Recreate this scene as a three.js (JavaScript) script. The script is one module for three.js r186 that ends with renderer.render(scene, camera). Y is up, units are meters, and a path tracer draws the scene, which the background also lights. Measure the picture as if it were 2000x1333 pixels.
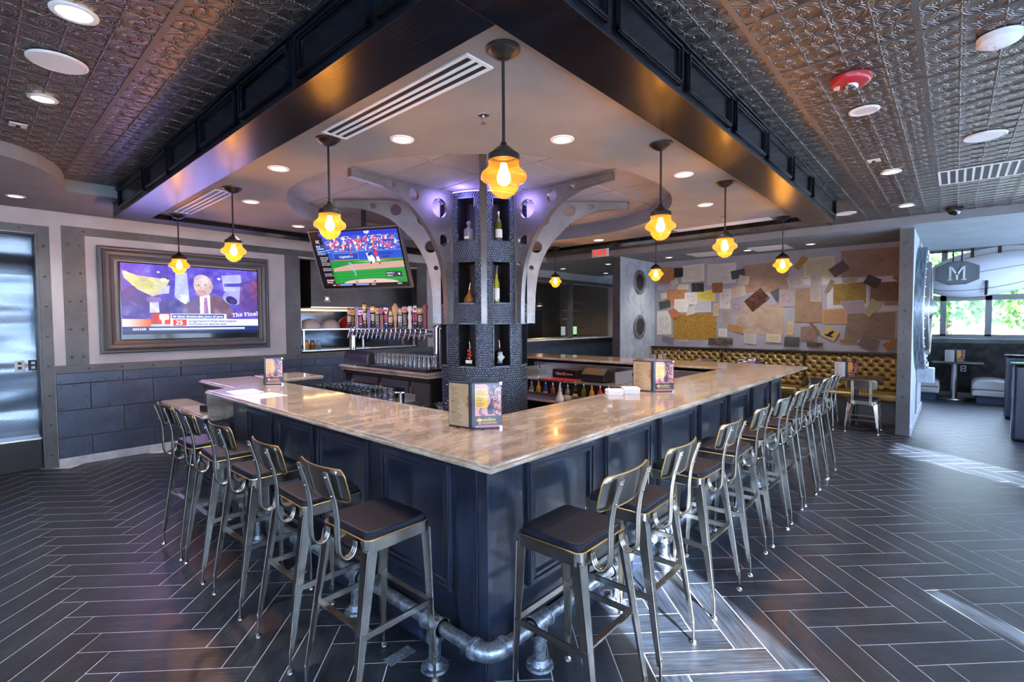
import * as THREE from 'three';
import { RoundedBoxGeometry } from 'three/addons/geometries/RoundedBoxGeometry.js';
import { mergeGeometries } from 'three/addons/utils/BufferGeometryUtils.js';
import { RectAreaLightUniformsLib } from 'three/addons/lights/RectAreaLightUniformsLib.js';
import { FontLoader } from 'three/addons/loaders/FontLoader.js';
import { TextGeometry } from 'three/addons/geometries/TextGeometry.js';

// ---------- camera, sky, sun, exposure ----------
const scene = new THREE.Scene();
const camera = new THREE.PerspectiveCamera(2 * Math.atan(666.5 / 964.3) * 180 / Math.PI, 2000 / 1333, 0.05, 200);
camera.position.set(0, 1.63, 0);
camera.quaternion.setFromRotationMatrix(new THREE.Matrix4().makeBasis(
  new THREE.Vector3(0.668095, -0.005714, 0.744054), new THREE.Vector3(0.032839, 0.999223, -0.021813), new THREE.Vector3(-0.743351, 0.039007, 0.667763)));
const renderer = new THREE.WebGLRenderer({ antialias: true });
renderer.toneMapping = THREE.LinearToneMapping;
renderer.toneMappingExposure = 1.2;
renderer.shadowMap.enabled = true;
RectAreaLightUniformsLib.init();
{ // clear sky: pale blue, whiter towards the horizon
  const w = 64, h = 32, d = new Float32Array(w * h * 4);
  for (let y = 0; y < h; y++) for (let x = 0; x < w; x++) {
    const e = Math.max(0, (y + 0.5) / h * 2 - 1), t = Math.pow(e, 0.5), o = (y * w + x) * 4;
    d[o] = 0.94 - 0.56 * t; d[o + 1] = 1.02 - 0.42 * t; d[o + 2] = 1.17 - 0.14 * t; d[o + 3] = 1;
  }
  const t = new THREE.DataTexture(d, w, h, THREE.RGBAFormat, THREE.FloatType);
  t.mapping = THREE.EquirectangularReflectionMapping; t.magFilter = t.minFilter = THREE.LinearFilter; t.needsUpdate = true;
  scene.background = t; scene.backgroundIntensity = 13;
}
const SUN_EL = 28 * Math.PI / 180, SUN = new THREE.Vector3(0.56 * Math.cos(SUN_EL), -Math.sin(SUN_EL), -0.83 * Math.cos(SUN_EL)).normalize();
const sun = new THREE.DirectionalLight(new THREE.Color(0.98, 0.97, 0.98), 62);
sun.position.copy(SUN).multiplyScalar(-25).add(new THREE.Vector3(4, 0, -2));
sun.target.position.set(4, 0, -2);
sun.shadow.radius = 1.6; sun.shadow.mapSize.set(4096, 4096);
Object.assign(sun.shadow.camera, { left: -14, right: 14, top: 14, bottom: -14, near: 1, far: 60 });
scene.add(sun, sun.target);

// ---------- helpers ----------
let rs = 12345;
const rnd = () => { rs = (rs * 1664525 + 1013904223) >>> 0; return rs / 4294967296; };
const rr = (a, b) => a + (b - a) * rnd();
const pick = (a) => a[Math.floor(rnd() * a.length)];
const V = (x, y, z) => new THREE.Vector3(x, y, z);
const used = {};
function numbered(n) { used[n] = (used[n] ?? -1) + 1; return used[n] ? n + '_' + String(used[n]).padStart(3, '0') : n; }
function thing(name, label, category, pos = [0, 0, 0], ry = 0, group) {
  const o = new THREE.Group(); o.name = numbered(name); o.position.set(...pos); o.rotation.y = ry;
  o.userData = { label, category }; if (group) o.userData.group = group;
  scene.add(o); return o;
}
function one(name, label, category, geo, mat, pos = [0, 0, 0], ry = 0, group) {
  const o = new THREE.Mesh(geo, mat); o.name = numbered(name); o.position.set(...pos); o.rotation.y = ry;
  o.userData = { label, category }; if (group) o.userData.group = group;
  scene.add(o); return o;
}
function part(parent, name, geo, mat, extra) { const o = new THREE.Mesh(geo, mat); o.name = name; parent.add(o); if (extra) o.userData = extra; return o; }
function struct(name, geo, mat) { const o = new THREE.Mesh(geo, mat); o.name = numbered(name); o.userData = { kind: 'structure' }; scene.add(o); return o; }
function structGroup(name) { const o = new THREE.Group(); o.name = numbered(name); o.userData = { kind: 'structure' }; scene.add(o); return o; }
function dup(src, pos, ry, label, group) {
  const c = src.clone(); c.name = numbered(src.name.replace(/_\d{3}$/, '')); c.userData = { ...src.userData }; scene.add(c);
  c.position.set(...pos); c.rotation.y = ry; if (label) c.userData.label = label; if (group) c.userData.group = group; return c;
}
const ni = (g) => (g.index ? g.toNonIndexed() : g);
function tri(g0, s = 1) { // uv in metres by the way each face points
  const g = ni(g0), p = g.attributes.position, uv = new Float32Array(p.count * 2), a = V(), b = V(), c = V();
  for (let i = 0; i < p.count; i += 3) {
    a.fromBufferAttribute(p, i); b.fromBufferAttribute(p, i + 1); c.fromBufferAttribute(p, i + 2);
    const n = b.clone().sub(a).cross(c.clone().sub(a)), x = Math.abs(n.x), y = Math.abs(n.y), z = Math.abs(n.z);
    [a, b, c].forEach((q, k) => { const [u, v] = y >= x && y >= z ? [q.x, q.z] : x >= z ? [q.z, q.y] : [q.x, q.y]; uv[(i + k) * 2] = u * s; uv[(i + k) * 2 + 1] = v * s; });
  }
  g.setAttribute('uv', new THREE.BufferAttribute(uv, 2)); return g;
}
const mg = (...gs) => { const l = gs.flat().map((g) => { const q = ni(g); for (const k of Object.keys(q.attributes)) if (!['position', 'normal', 'uv'].includes(k)) q.deleteAttribute(k); return q; }); return l.length > 1 ? mergeGeometries(l) : l[0]; };
const tm = (...gs) => tri(mg(...gs));
const mv = (g, x = 0, y = 0, z = 0, ry = 0, rx = 0, rz = 0) => { if (rx) g.rotateX(rx); if (rz) g.rotateZ(rz); if (ry) g.rotateY(ry); return g.translate(x, y, z); };
const box = (w, h, d, x = 0, y = 0, z = 0, ry = 0) => mv(new THREE.BoxGeometry(w, h, d), x, y, z, ry);
const span = (x0, x1, y0, y1, z0, z1) => box(Math.abs(x1 - x0), Math.abs(y1 - y0), Math.abs(z1 - z0), (x0 + x1) / 2, (y0 + y1) / 2, (z0 + z1) / 2);
const rbox = (w, h, d, r, x = 0, y = 0, z = 0, ry = 0, seg = 2) => mv(new RoundedBoxGeometry(w, h, d, seg, Math.min(r, w / 2.01, h / 2.01, d / 2.01)), x, y, z, ry);
const rspan = (x0, x1, y0, y1, z0, z1, r = 0.004) => rbox(Math.abs(x1 - x0), Math.abs(y1 - y0), Math.abs(z1 - z0), r, (x0 + x1) / 2, (y0 + y1) / 2, (z0 + z1) / 2, 0, 1);
const cyl = (r0, r1, h, x = 0, y = 0, z = 0, seg = 20, open = false) => mv(new THREE.CylinderGeometry(r1, r0, h, seg, 1, open), x, y, z);
const lathe = (pts, seg = 28) => new THREE.LatheGeometry(pts.map(([r, y]) => new THREE.Vector2(r, y)), seg);
function rod(a, b, r0, r1 = r0, seg = 12) { const d = b.clone().sub(a), g = new THREE.CylinderGeometry(r1, r0, d.length(), seg); g.applyQuaternion(new THREE.Quaternion().setFromUnitVectors(V(0, 1, 0), d.clone().normalize())); return g.translate((a.x + b.x) / 2, (a.y + b.y) / 2, (a.z + b.z) / 2); }
function bar(a, b, w, t) { // flat bar: w across the horizontal, t thick
  const d = b.clone().sub(a), g = new THREE.BoxGeometry(d.length(), t, w), x = d.clone().normalize(), z = V(0, 1, 0).cross(x).multiplyScalar(-1).normalize(), y = z.clone().cross(x);
  return g.applyMatrix4(new THREE.Matrix4().makeBasis(x, y, z)).translate((a.x + b.x) / 2, (a.y + b.y) / 2, (a.z + b.z) / 2);
}
const tube = (pts, r, n = 40, seg = 8, closed = false) => new THREE.TubeGeometry(new THREE.CatmullRomCurve3(pts, closed, 'centripetal'), n, r, seg, closed);
const shape = (pts) => new THREE.Shape(pts.map(([x, y]) => new THREE.Vector2(x, y)));
const ext = (sh, depth, bevel = 0, seg = 2, curve = 24) => new THREE.ExtrudeGeometry(sh, { depth, bevelEnabled: bevel > 0, bevelSize: bevel, bevelThickness: bevel, bevelSegments: seg, bevelOffset: -bevel, curveSegments: curve });
const flatPlan = (g, y) => g.rotateX(Math.PI / 2).translate(0, y, 0); // shape drawn in (x, z), extruded downwards from y

// ---------- noise and textures ----------
const hash = (x, y, s) => { let h = (Math.imul(x, 374761393) + Math.imul(y, 668265263) + Math.imul(s, 974634777)) | 0; h = Math.imul(h ^ (h >>> 13), 1274126177); return ((h ^ (h >>> 16)) >>> 0) / 4294967296; };
function vn(x, y, px, py, s) { // value noise, periodic
  const x0 = Math.floor(x), y0 = Math.floor(y), fx = x - x0, fy = y - y0, u = fx * fx * (3 - 2 * fx), v = fy * fy * (3 - 2 * fy), m = (a, n) => ((a % n) + n) % n;
  const a = hash(m(x0, px), m(y0, py), s), b = hash(m(x0 + 1, px), m(y0, py), s), c = hash(m(x0, px), m(y0 + 1, py), s), d = hash(m(x0 + 1, px), m(y0 + 1, py), s);
  return a + (b - a) * u + (c - a) * v + (a - b - c + d) * u * v;
}
function fbm(u, v, fx, fy, oct, s) { let t = 0, a = 0.5, n = 0; for (let i = 0; i < oct; i++) { t += a * vn(u * fx, v * fy, fx, fy, s + i); n += a; a *= 0.5; fx *= 2; fy *= 2; } return t / n; }
function tex(w, h, fn, srgb, rx = 1, ry = rx) { // fn(u, v) gives [r, g, b] or one value, 0..1; rx, ry metres per repeat
  const d = new Uint8Array(w * h * 4);
  for (let y = 0; y < h; y++) for (let x = 0; x < w; x++) { const c = fn((x + 0.5) / w, (y + 0.5) / h), o = (y * w + x) * 4; for (let k = 0; k < 3; k++) d[o + k] = Math.max(0, Math.min(255, (Array.isArray(c) ? c[k] : c) * 255)); d[o + 3] = 255; }
  const t = new THREE.DataTexture(d, w, h); t.wrapS = t.wrapT = THREE.RepeatWrapping; t.magFilter = THREE.LinearFilter; t.minFilter = THREE.LinearMipmapLinearFilter; t.generateMipmaps = true;
  if (srgb) t.colorSpace = THREE.SRGBColorSpace; t.repeat.set(1 / rx, 1 / ry); t.needsUpdate = true; return t;
}
const mix = (a, b, t) => a.map((x, i) => x + (b[i] - x) * t);
const clamp = (x, a = 0, b = 1) => Math.max(a, Math.min(b, x));
const sstep = (a, b, x) => { const t = clamp((x - a) / (b - a)); return t * t * (3 - 2 * t); };
function canvasTex(w, h, draw) { const c = document.createElement('canvas'); c.width = w; c.height = h; draw(c.getContext('2d'), w, h); const t = new THREE.CanvasTexture(c); t.colorSpace = THREE.SRGBColorSpace; t.magFilter = THREE.LinearFilter; return t; }
const std = (o) => new THREE.MeshStandardMaterial(o), phys = (o) => new THREE.MeshPhysicalMaterial(o);
const C = (r, g, b) => new THREE.Color().setRGB(r, g, b);
const hex = (s) => new THREE.Color(s);
// ---------- materials ----------
const T = {};
T.grain = tex(512, 512, (u, v) => { const g = fbm(u + 0.02 * fbm(u, v, 4, 4, 2, 9), v, 6, 128, 4, 3), f = fbm(u, v, 3, 4, 4, 21), s = 0.62 + 0.5 * (g - 0.5) + 0.42 * (f - 0.5); return [s, s, s]; }, true, 0.62, 0.62);
T.grainBump = tex(512, 512, (u, v) => fbm(u, v, 6, 160, 4, 3), false, 0.62, 0.62);
T.wood = tex(512, 512, (u, v) => { const g = fbm(u, v, 150, 5, 4, 31), f = fbm(u, v, 6, 3, 4, 41), s = 0.6 + 0.55 * (g - 0.5) + 0.35 * (f - 0.5); return [s, s, s]; }, true, 0.7, 0.9);
T.brush = tex(512, 512, (u, v) => 0.5 + 0.9 * (fbm(u, v, 4, 200, 3, 51) - 0.5) + 0.3 * (fbm(u, v, 5, 5, 3, 55) - 0.5), false, 0.8, 0.8);
T.brushV = tex(512, 512, (u, v) => 0.5 + 0.9 * (fbm(u, v, 200, 4, 3, 52) - 0.5) + 0.3 * (fbm(u, v, 5, 5, 3, 56) - 0.5), false, 0.8, 0.8);
T.steelTone = tex(512, 512, (u, v) => { const s = 0.86 + 0.34 * (fbm(u, v, 4, 4, 5, 61) - 0.5) + 0.08 * (fbm(u, v, 40, 40, 2, 65) - 0.5); return [s, s, s]; }, true, 1.4, 1.4);
T.plaster = tex(512, 512, (u, v) => { const s = 0.93 + 0.12 * (fbm(u, v, 8, 8, 5, 71) - 0.5); return [s, s, s]; }, true, 1.6, 1.6);
T.plasterBump = tex(512, 512, (u, v) => fbm(u, v, 90, 90, 3, 75), false, 0.9, 0.9);
T.venetian = tex(512, 512, (u, v) => { const q = fbm(u, v, 4, 4, 2, 81), a = fbm(u + 0.3 * q, v, 10, 4, 4, 82), s = 0.86 + 0.24 * (a - 0.5) + 0.12 * (fbm(u, v, 30, 30, 2, 85) - 0.5); return [s * 0.98, s, s * 1.02]; }, true, 1.2, 1.2);
T.marble = tex(1024, 1024, (u, v) => {
  const wx = fbm(u, v, 4, 4, 4, 91), wy = fbm(u, v, 4, 4, 4, 95), a = fbm(u + 0.18 * wx, v + 0.18 * wy, 8, 20, 5, 99), b = fbm(u + 0.3 * wy, v + 0.2 * wx, 16, 44, 4, 105);
  const vein = Math.pow(1 - Math.min(1, Math.abs(a - 0.5) * 9), 3), fine = Math.pow(1 - Math.min(1, Math.abs(b - 0.5) * 10), 4), cloud = fbm(u, v, 6, 16, 5, 111);
  let c = mix([0.73, 0.69, 0.635], [0.59, 0.545, 0.485], sstep(0.3, 0.75, cloud));
  c = mix(c, [0.47, 0.415, 0.355], 0.42 * vein); return mix(c, [0.36, 0.31, 0.26], 0.34 * fine);
}, true, 1.15, 1.15);
T.damask = tex(512, 512, (u, v) => { const q = 0.5 + 0.5 * Math.sin(u * 25.1 + 5 * fbm(u, v, 6, 6, 3, 121)) * Math.sin(v * 25.1 + 5 * fbm(u, v, 6, 6, 3, 125)), k = sstep(0.42, 0.58, fbm(u, v, 10, 10, 3, 129) * 0.75 + 0.25 * q), s = 0.15 + 0.13 * k; return [s, s * 0.98, s * 0.96]; }, true, 1.0, 1.0);
T.tin = tex(512, 512, (u, v) => { // one 15 cm pressed panel: overlapping rings, a rosette, beads
  const d = (x, y) => Math.hypot(u - x, v - y); let h = 0.42 + 0.08 * fbm(u, v, 12, 12, 3, 131);
  for (const [x, y] of [[0, 0], [1, 0], [0, 1], [1, 1], [0.5, 0.5]]) for (const [r, w, a] of [[0.5, 0.028, 0.4], [0.42, 0.02, 0.26], [0.14, 0.03, 0.4], [0.06, 0.03, 0.3]]) h += a * Math.max(0, 1 - Math.abs(d(x, y) - r) / w);
  const th = Math.atan2(v - 0.5, u - 0.5); h += 0.28 * Math.max(0, Math.cos(th * 4)) * Math.max(0, 1 - Math.abs(d(0.5, 0.5) - 0.28) / 0.09);
  return clamp(h);
}, false, 1, 1);
T.fabric = tex(256, 256, (u, v) => 0.5 + 0.25 * Math.sin(u * 402) + 0.25 * Math.sin(v * 402) + 0.2 * (fbm(u, v, 20, 20, 3, 141) - 0.5), false, 0.25, 0.25);
T.leather = tex(256, 256, (u, v) => fbm(u, v, 50, 50, 3, 145), false, 0.2, 0.2);
T.galv = tex(256, 256, (u, v) => { const s = 0.75 + 0.5 * (fbm(u, v, 12, 12, 4, 151) - 0.5) + 0.3 * (fbm(u, v, 60, 60, 2, 157) - 0.5); return [s * 0.96, s, s * 1.03]; }, true, 0.25, 0.25);
T.seed = tex(256, 256, (u, v) => { const k = 26, x = Math.floor(u * k), y = Math.floor(v * k), cx = hash(x, y, 161), cy = hash(x, y, 162), r = 0.12 + 0.25 * hash(x, y, 163); return hash(x, y, 164) > 0.4 ? clamp(1 - Math.hypot(u * k - x - cx, v * k - y - cy) / r) : 0; }, false, 1, 1);
T.wave = tex(256, 256, (u, v) => fbm(u + 0.2 * fbm(u, v, 2, 3, 2, 175), v, 1, 5, 3, 171), false, 2.2, 2.2);
const wm = (m) => { m.userData.metres = true; return m; };
const MT = {
  grout: std({ color: C(0.60, 0.61, 0.64), roughness: 0.9 }),
  planks: [[0.052, 0.060, 0.080], [0.060, 0.066, 0.084], [0.046, 0.055, 0.077], [0.064, 0.067, 0.080]].map(([r, g, b]) => phys({ color: C(r * 0.74, g * 0.92, b * 1.12), map: T.grain, bumpMap: T.grainBump, bumpScale: 0.0009, roughness: 0.40, clearcoat: 0.12, clearcoatRoughness: 0.3 })),
  navy: phys({ color: C(0.030, 0.048, 0.105), map: T.wood, bumpMap: T.wood, bumpScale: 0.0003, roughness: 0.3, clearcoat: 1, clearcoatRoughness: 0.10 }),
  beam: phys({ color: C(0.013, 0.017, 0.027), map: T.wood, bumpMap: T.wood, bumpScale: 0.0004, roughness: 0.22, specularIntensity: 0.5, clearcoat: 0 }),
  marble: phys({ color: C(0.92, 0.9, 0.88), map: T.marble, roughness: 0.16, clearcoat: 0.6, clearcoatRoughness: 0.04 }),
  greyCeil: std({ color: C(0.265, 0.26, 0.255), map: T.plaster, bumpMap: T.plasterBump, bumpScale: 0.0005, roughness: 0.75 }),
  lowCeil: std({ color: C(0.27, 0.29, 0.31), map: T.plaster, bumpMap: T.plasterBump, bumpScale: 0.0005, roughness: 0.8 }),
  bulkhead: std({ color: C(0.36, 0.37, 0.40), map: T.plaster, bumpMap: T.plasterBump, bumpScale: 0.0005, roughness: 0.8 }),
  paint: std({ color: C(0.57, 0.585, 0.62), map: T.plaster, bumpMap: T.plasterBump, bumpScale: 0.0006, roughness: 0.8 }),
  posterWall: std({ color: C(0.34, 0.34, 0.38), map: T.plaster, bumpMap: T.plasterBump, bumpScale: 0.0005, roughness: 0.75 }),
  venetian: std({ color: C(0.68, 0.72, 0.77), map: T.venetian, roughness: 0.5, metalness: 0.15 }),
  strip: std({ color: C(0.135, 0.145, 0.15), map: T.steelTone, roughness: 0.45, metalness: 0.45 }),
  plate: std({ color: C(0.10, 0.135, 0.20), map: T.steelTone, roughness: 0.42, metalness: 0.55 }),
  joint: std({ color: C(0.03, 0.033, 0.04), roughness: 0.8 }),
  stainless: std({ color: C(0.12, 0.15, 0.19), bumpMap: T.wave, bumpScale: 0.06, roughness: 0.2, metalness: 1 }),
  steel: std({ color: C(0.58, 0.58, 0.57), bumpMap: T.brush, bumpScale: 0.0002, roughness: 0.28, metalness: 1 }),
  frame: std({ color: C(0.105, 0.112, 0.118), roughness: 0.38, metalness: 0.15 }),
  bracket: std({ color: C(0.30, 0.295, 0.29), map: T.steelTone, bumpMap: T.brush, bumpScale: 0.0002, roughness: 0.36, metalness: 0.75 }),
  stool: std({ color: C(0.66, 0.63, 0.57), map: T.steelTone, roughness: 0.2, metalness: 1 }),
  cushion: phys({ color: C(0.009, 0.012, 0.022), bumpMap: T.leather, bumpScale: 0.0003, roughness: 0.42, specularIntensity: 0.4 }),
  galv: std({ color: C(0.6, 0.63, 0.68), map: T.galv, roughness: 0.38, metalness: 0.85 }),
  black: std({ color: C(0.012, 0.012, 0.014), roughness: 0.45 }),
  blackGloss: phys({ color: C(0.008, 0.008, 0.01), roughness: 0.15, clearcoat: 0.6, clearcoatRoughness: 0.05 }),
  bronze: std({ color: C(0.045, 0.038, 0.034), roughness: 0.35, metalness: 0.7 }),
  white: std({ color: C(0.72, 0.72, 0.72), roughness: 0.55 }),
  chrome: std({ color: C(0.75, 0.76, 0.78), roughness: 0.1, metalness: 1 }),
  tin: std({ color: C(0.18, 0.155, 0.145), bumpMap: T.tin, bumpScale: 0.011, roughness: 0.3, metalness: 0.85 }),
  tinRib: std({ color: C(0.23, 0.20, 0.185), roughness: 0.3, metalness: 0.85 }),
  tee: std({ color: C(0.10, 0.088, 0.08), roughness: 0.5, metalness: 0.3 }),
  acTile: std({ color: C(0.38, 0.38, 0.41), map: T.plaster, bumpMap: T.plasterBump, bumpScale: 0.001, roughness: 0.9 }),
  acTee: std({ color: C(0.62, 0.62, 0.66), roughness: 0.6 }),
  hexTile: phys({ color: C(0.022, 0.032, 0.055), roughness: 0.12, metalness: 0.2, clearcoat: 1, clearcoatRoughness: 0.04 }),
  hexGrout: std({ color: C(0.13, 0.18, 0.27), roughness: 0.85 }),
  niche: std({ color: C(0.012, 0.012, 0.014), roughness: 0.5 }),
  amber: phys({ color: C(1.0, 0.60, 0.17), transmission: 0.95, roughness: 0.06, ior: 1.45, bumpMap: T.seed, bumpScale: 0.004 }),
  bulb: std({ color: C(1, 0.9, 0.7), emissive: C(1, 0.72, 0.38), emissiveIntensity: 30 }),
  lens: std({ color: C(1, 1, 1), emissive: C(1, 0.93, 0.82), emissiveIntensity: 3.2 }),
  lensOff: std({ color: C(0.8, 0.8, 0.78), roughness: 0.25, metalness: 0.3 }),
  glass: phys({ color: C(0.98, 0.99, 0.99), transmission: 1, roughness: 0.01, ior: 1.5, thickness: 0.01 }),
  pane: phys({ color: C(0.97, 0.99, 1), transmission: 1, roughness: 0.0, ior: 1.45 }),
  smoke: phys({ color: C(0.30, 0.32, 0.33), transmission: 1, roughness: 0.02, ior: 1.5 }),
  gold: phys({ color: C(0.33, 0.235, 0.085), bumpMap: T.leather, bumpScale: 0.0004, roughness: 0.3, metalness: 0.65, clearcoat: 0.2, clearcoatRoughness: 0.2 }),
  greyLeather: phys({ color: C(0.42, 0.42, 0.45), bumpMap: T.leather, bumpScale: 0.0004, roughness: 0.45 }),
  damask: std({ color: C(0.55, 0.55, 0.56), map: T.damask, roughness: 0.7 }),
  shade: phys({ color: C(0.78, 0.86, 0.95), transmission: 0.62, roughness: 1, thickness: 0 }),  // window shades out of view, added to spread soft fill
  fabricWhite: std({ color: C(0.66, 0.67, 0.74), bumpMap: T.fabric, bumpScale: 0.0003, roughness: 0.85 }),
  red: phys({ color: C(0.42, 0.02, 0.03), roughness: 0.35, clearcoat: 0.3 }),
  blue: std({ color: C(0.02, 0.12, 0.45), roughness: 0.6 }),
  paper: std({ color: C(0.80, 0.80, 0.82), roughness: 0.8 }),
  darkWood: phys({ color: C(0.05, 0.045, 0.045), map: T.wood, roughness: 0.4, clearcoat: 0.2 }),
  leaf: phys({ color: C(0.055, 0.17, 0.018), transmission: 0.35, roughness: 0.9, side: THREE.DoubleSide }),
  bark: std({ color: C(0.10, 0.07, 0.05), roughness: 0.95 }),
  ground: std({ color: C(0.34, 0.36, 0.30), roughness: 0.95 }),
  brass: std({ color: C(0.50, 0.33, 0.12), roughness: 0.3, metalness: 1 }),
  portRing: std({ color: C(0.16, 0.18, 0.19), roughness: 0.5, metalness: 0.25 }),
  portGlass: std({ color: C(0.02, 0.024, 0.03), roughness: 0.35 }),
  mullion: std({ color: C(0.20, 0.21, 0.23), roughness: 0.5, metalness: 0.3 }),
};
// ---------- floor: herringbone planks at 45 degrees to the bar ----------
{
  const floor = struct('floor', tm(span(-2.7, 14.3, -0.12, -0.0011, -10.4, 2.2)), MT.grout);
  const W = 0.1565, L = 0.616, gap = 0.0052, a0 = 2.347 - L, b0 = 2.813, S = Math.SQRT1_2;
  const geos = [0, 1, 2, 3, 4, 5].map((k) => { const g = new THREE.BoxGeometry(L - gap, 0.012, W - gap); g.translate(0, -0.006, 0); const t = tri(g); const uv = t.attributes.uv; for (let i = 0; i < uv.count; i++) uv.setXY(i, uv.getX(i) + 0.317 * k, uv.getY(i) + 0.191 * k); return t; });
  const list = [], pv = V();
  camera.updateMatrixWorld();
  for (let i = -130; i < 130; i++) for (let j = -40; j < 40; j++) for (const kind of [0, 1]) {
    const ca = i * W + j * L + (kind ? -W / 2 : L / 2), cb = i * W - j * L + (kind ? L / 2 : W / 2), side = -(ca + a0), fwd = cb + b0;
    const x = (side + fwd) * S, z = (side - fwd) * S;
    if (x < -2.4 || x > 14.1 || z < -7.62 || z > 1.95) continue;
    if (z < -4.95 && z > -5.06 && x > 8.6) continue;
    const q = pv.set(x, 0, z).clone().project(camera), vis = q.z < 1 && Math.abs(q.x) < 1.12 && Math.abs(q.y) < 1.2 && (x - 0) * 0.743 - z * 0.668 > 0;
    const hid = x > 1.7 && x < 6.3 && z < -1.75 && z > -6;
    list.push({ x, z, r: kind ? Math.PI / 4 : -Math.PI / 4, d: vis && !hid ? Math.hypot(x, z) : 1e3 + Math.hypot(x, z), g: Math.floor(rnd() * 6), m: Math.floor(rnd() * 4) });
  }
  list.sort((a, b) => a.d - b.d);
  const rest = [[], [], [], []];
  list.forEach((p, n) => {
    if (n < 300) { const o = part(floor, 'plank', geos[p.g], MT.planks[p.m]); o.position.set(p.x, 0, p.z); o.rotation.y = p.r; }
    else rest[p.m].push(geos[p.g].clone().rotateY(p.r).translate(p.x, 0, p.z));
  });
  part(floor, 'plank_field', mergeGeometries(rest.map((l) => mergeGeometries(l)), true), MT.planks, { kind: 'stuff' });
  floor.name = 'floor';
}
// ---------- roof, tin ceiling, lower plaster ceilings ----------
const CH = 3.01, LOWC = 2.9;
{
  struct('ceiling_roof', tm(span(-2.7, 12.06, 3.03, 3.4, -7.8, 2.2)), MT.tee).name = 'ceiling_roof';
  const tin = structGroup('ceiling');
  const gx = (i) => 0.675 + 0.61 * i, gz = (j) => -0.163 + 0.61 * j;
  const tileG = (() => {
    const gs = [span(0.01, 0.6, CH, CH + 0.008, 0.01, 0.6)];
    for (let k = 1; k < 4; k++) { const c = k * 0.1525; gs.push(mv(new THREE.CylinderGeometry(0.006, 0.006, 0.588, 6), 0.305, CH + 0.001, c, 0, 0, Math.PI / 2), mv(new THREE.CylinderGeometry(0.006, 0.006, 0.588, 6), c, CH + 0.001, 0.305, 0, Math.PI / 2)); }
    return tri(mg(...gs), 1 / 0.1525).translate(-0.305, 0, -0.305);
  })();
  for (let i = -6; i < 13; i++) for (let j = -11; j < 4; j++) {
    const x = gx(i) + 0.305, z = gz(j) + 0.305;
    if (x > 1.45 && x < 6.3 && z < -1.4 && z > -6.25) continue;
    if (z < -6.6 || x < -2.6 || x > 8.7 || z > 2.1 || (z < -5.7 && x < 0.2)) continue;
    part(tin, 'ceiling_tile', tileG, MT.tin).position.set(x, 0, z);
  }
  for (let i = -5; i < 14; i++) part(tin, 'grid_tee', tri(span(gx(i) - 0.013, gx(i) + 0.013, CH - 0.004, CH + 0.012, gz(-11), 2.1)), MT.tee);
  for (let j = -10; j < 5; j++) part(tin, 'grid_tee', tri(span(-2.6, 8.6, CH - 0.0035, CH + 0.012, gz(j) - 0.013, gz(j) + 0.013)), MT.tee);
  // lower plaster ceilings with their bulkhead edges
  const low = shape([[-2.6, -5.05], [-1.2, -5.1], [-0.3, -5.18], [0.1, -5.27], [0.236, -5.34], [0.35, -5.43], [0.45, -5.54], [0.524, -5.67], [0.585, -5.81], [0.635, -5.97], [0.672, -6.14], [0.695, -6.32], [1.1, -6.33], [1.1, -6.62], [8.5, -6.62], [8.5, 2.1], [12.06, 2.1], [12.06, -7.7], [14.2, -7.7], [14.2, -10.4], [-2.6, -10.4]]);
  struct('ceiling_lower', tm(flatPlan(ext(low, CH + 0.02 - LOWC), CH + 0.02)), MT.lowCeil).name = 'ceiling_lower';
  struct('ceiling_upper', tm(span(12.06, 14.3, 3.35, 3.6, -7.7, 2.2)), MT.white).name = 'ceiling_upper';
  struct('wall_bulkhead', tm(span(12.0, 12.06, CH + 0.02, 3.6, -7.7, 2.2)), MT.bulkhead).name = 'wall_bulkhead';
}
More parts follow.
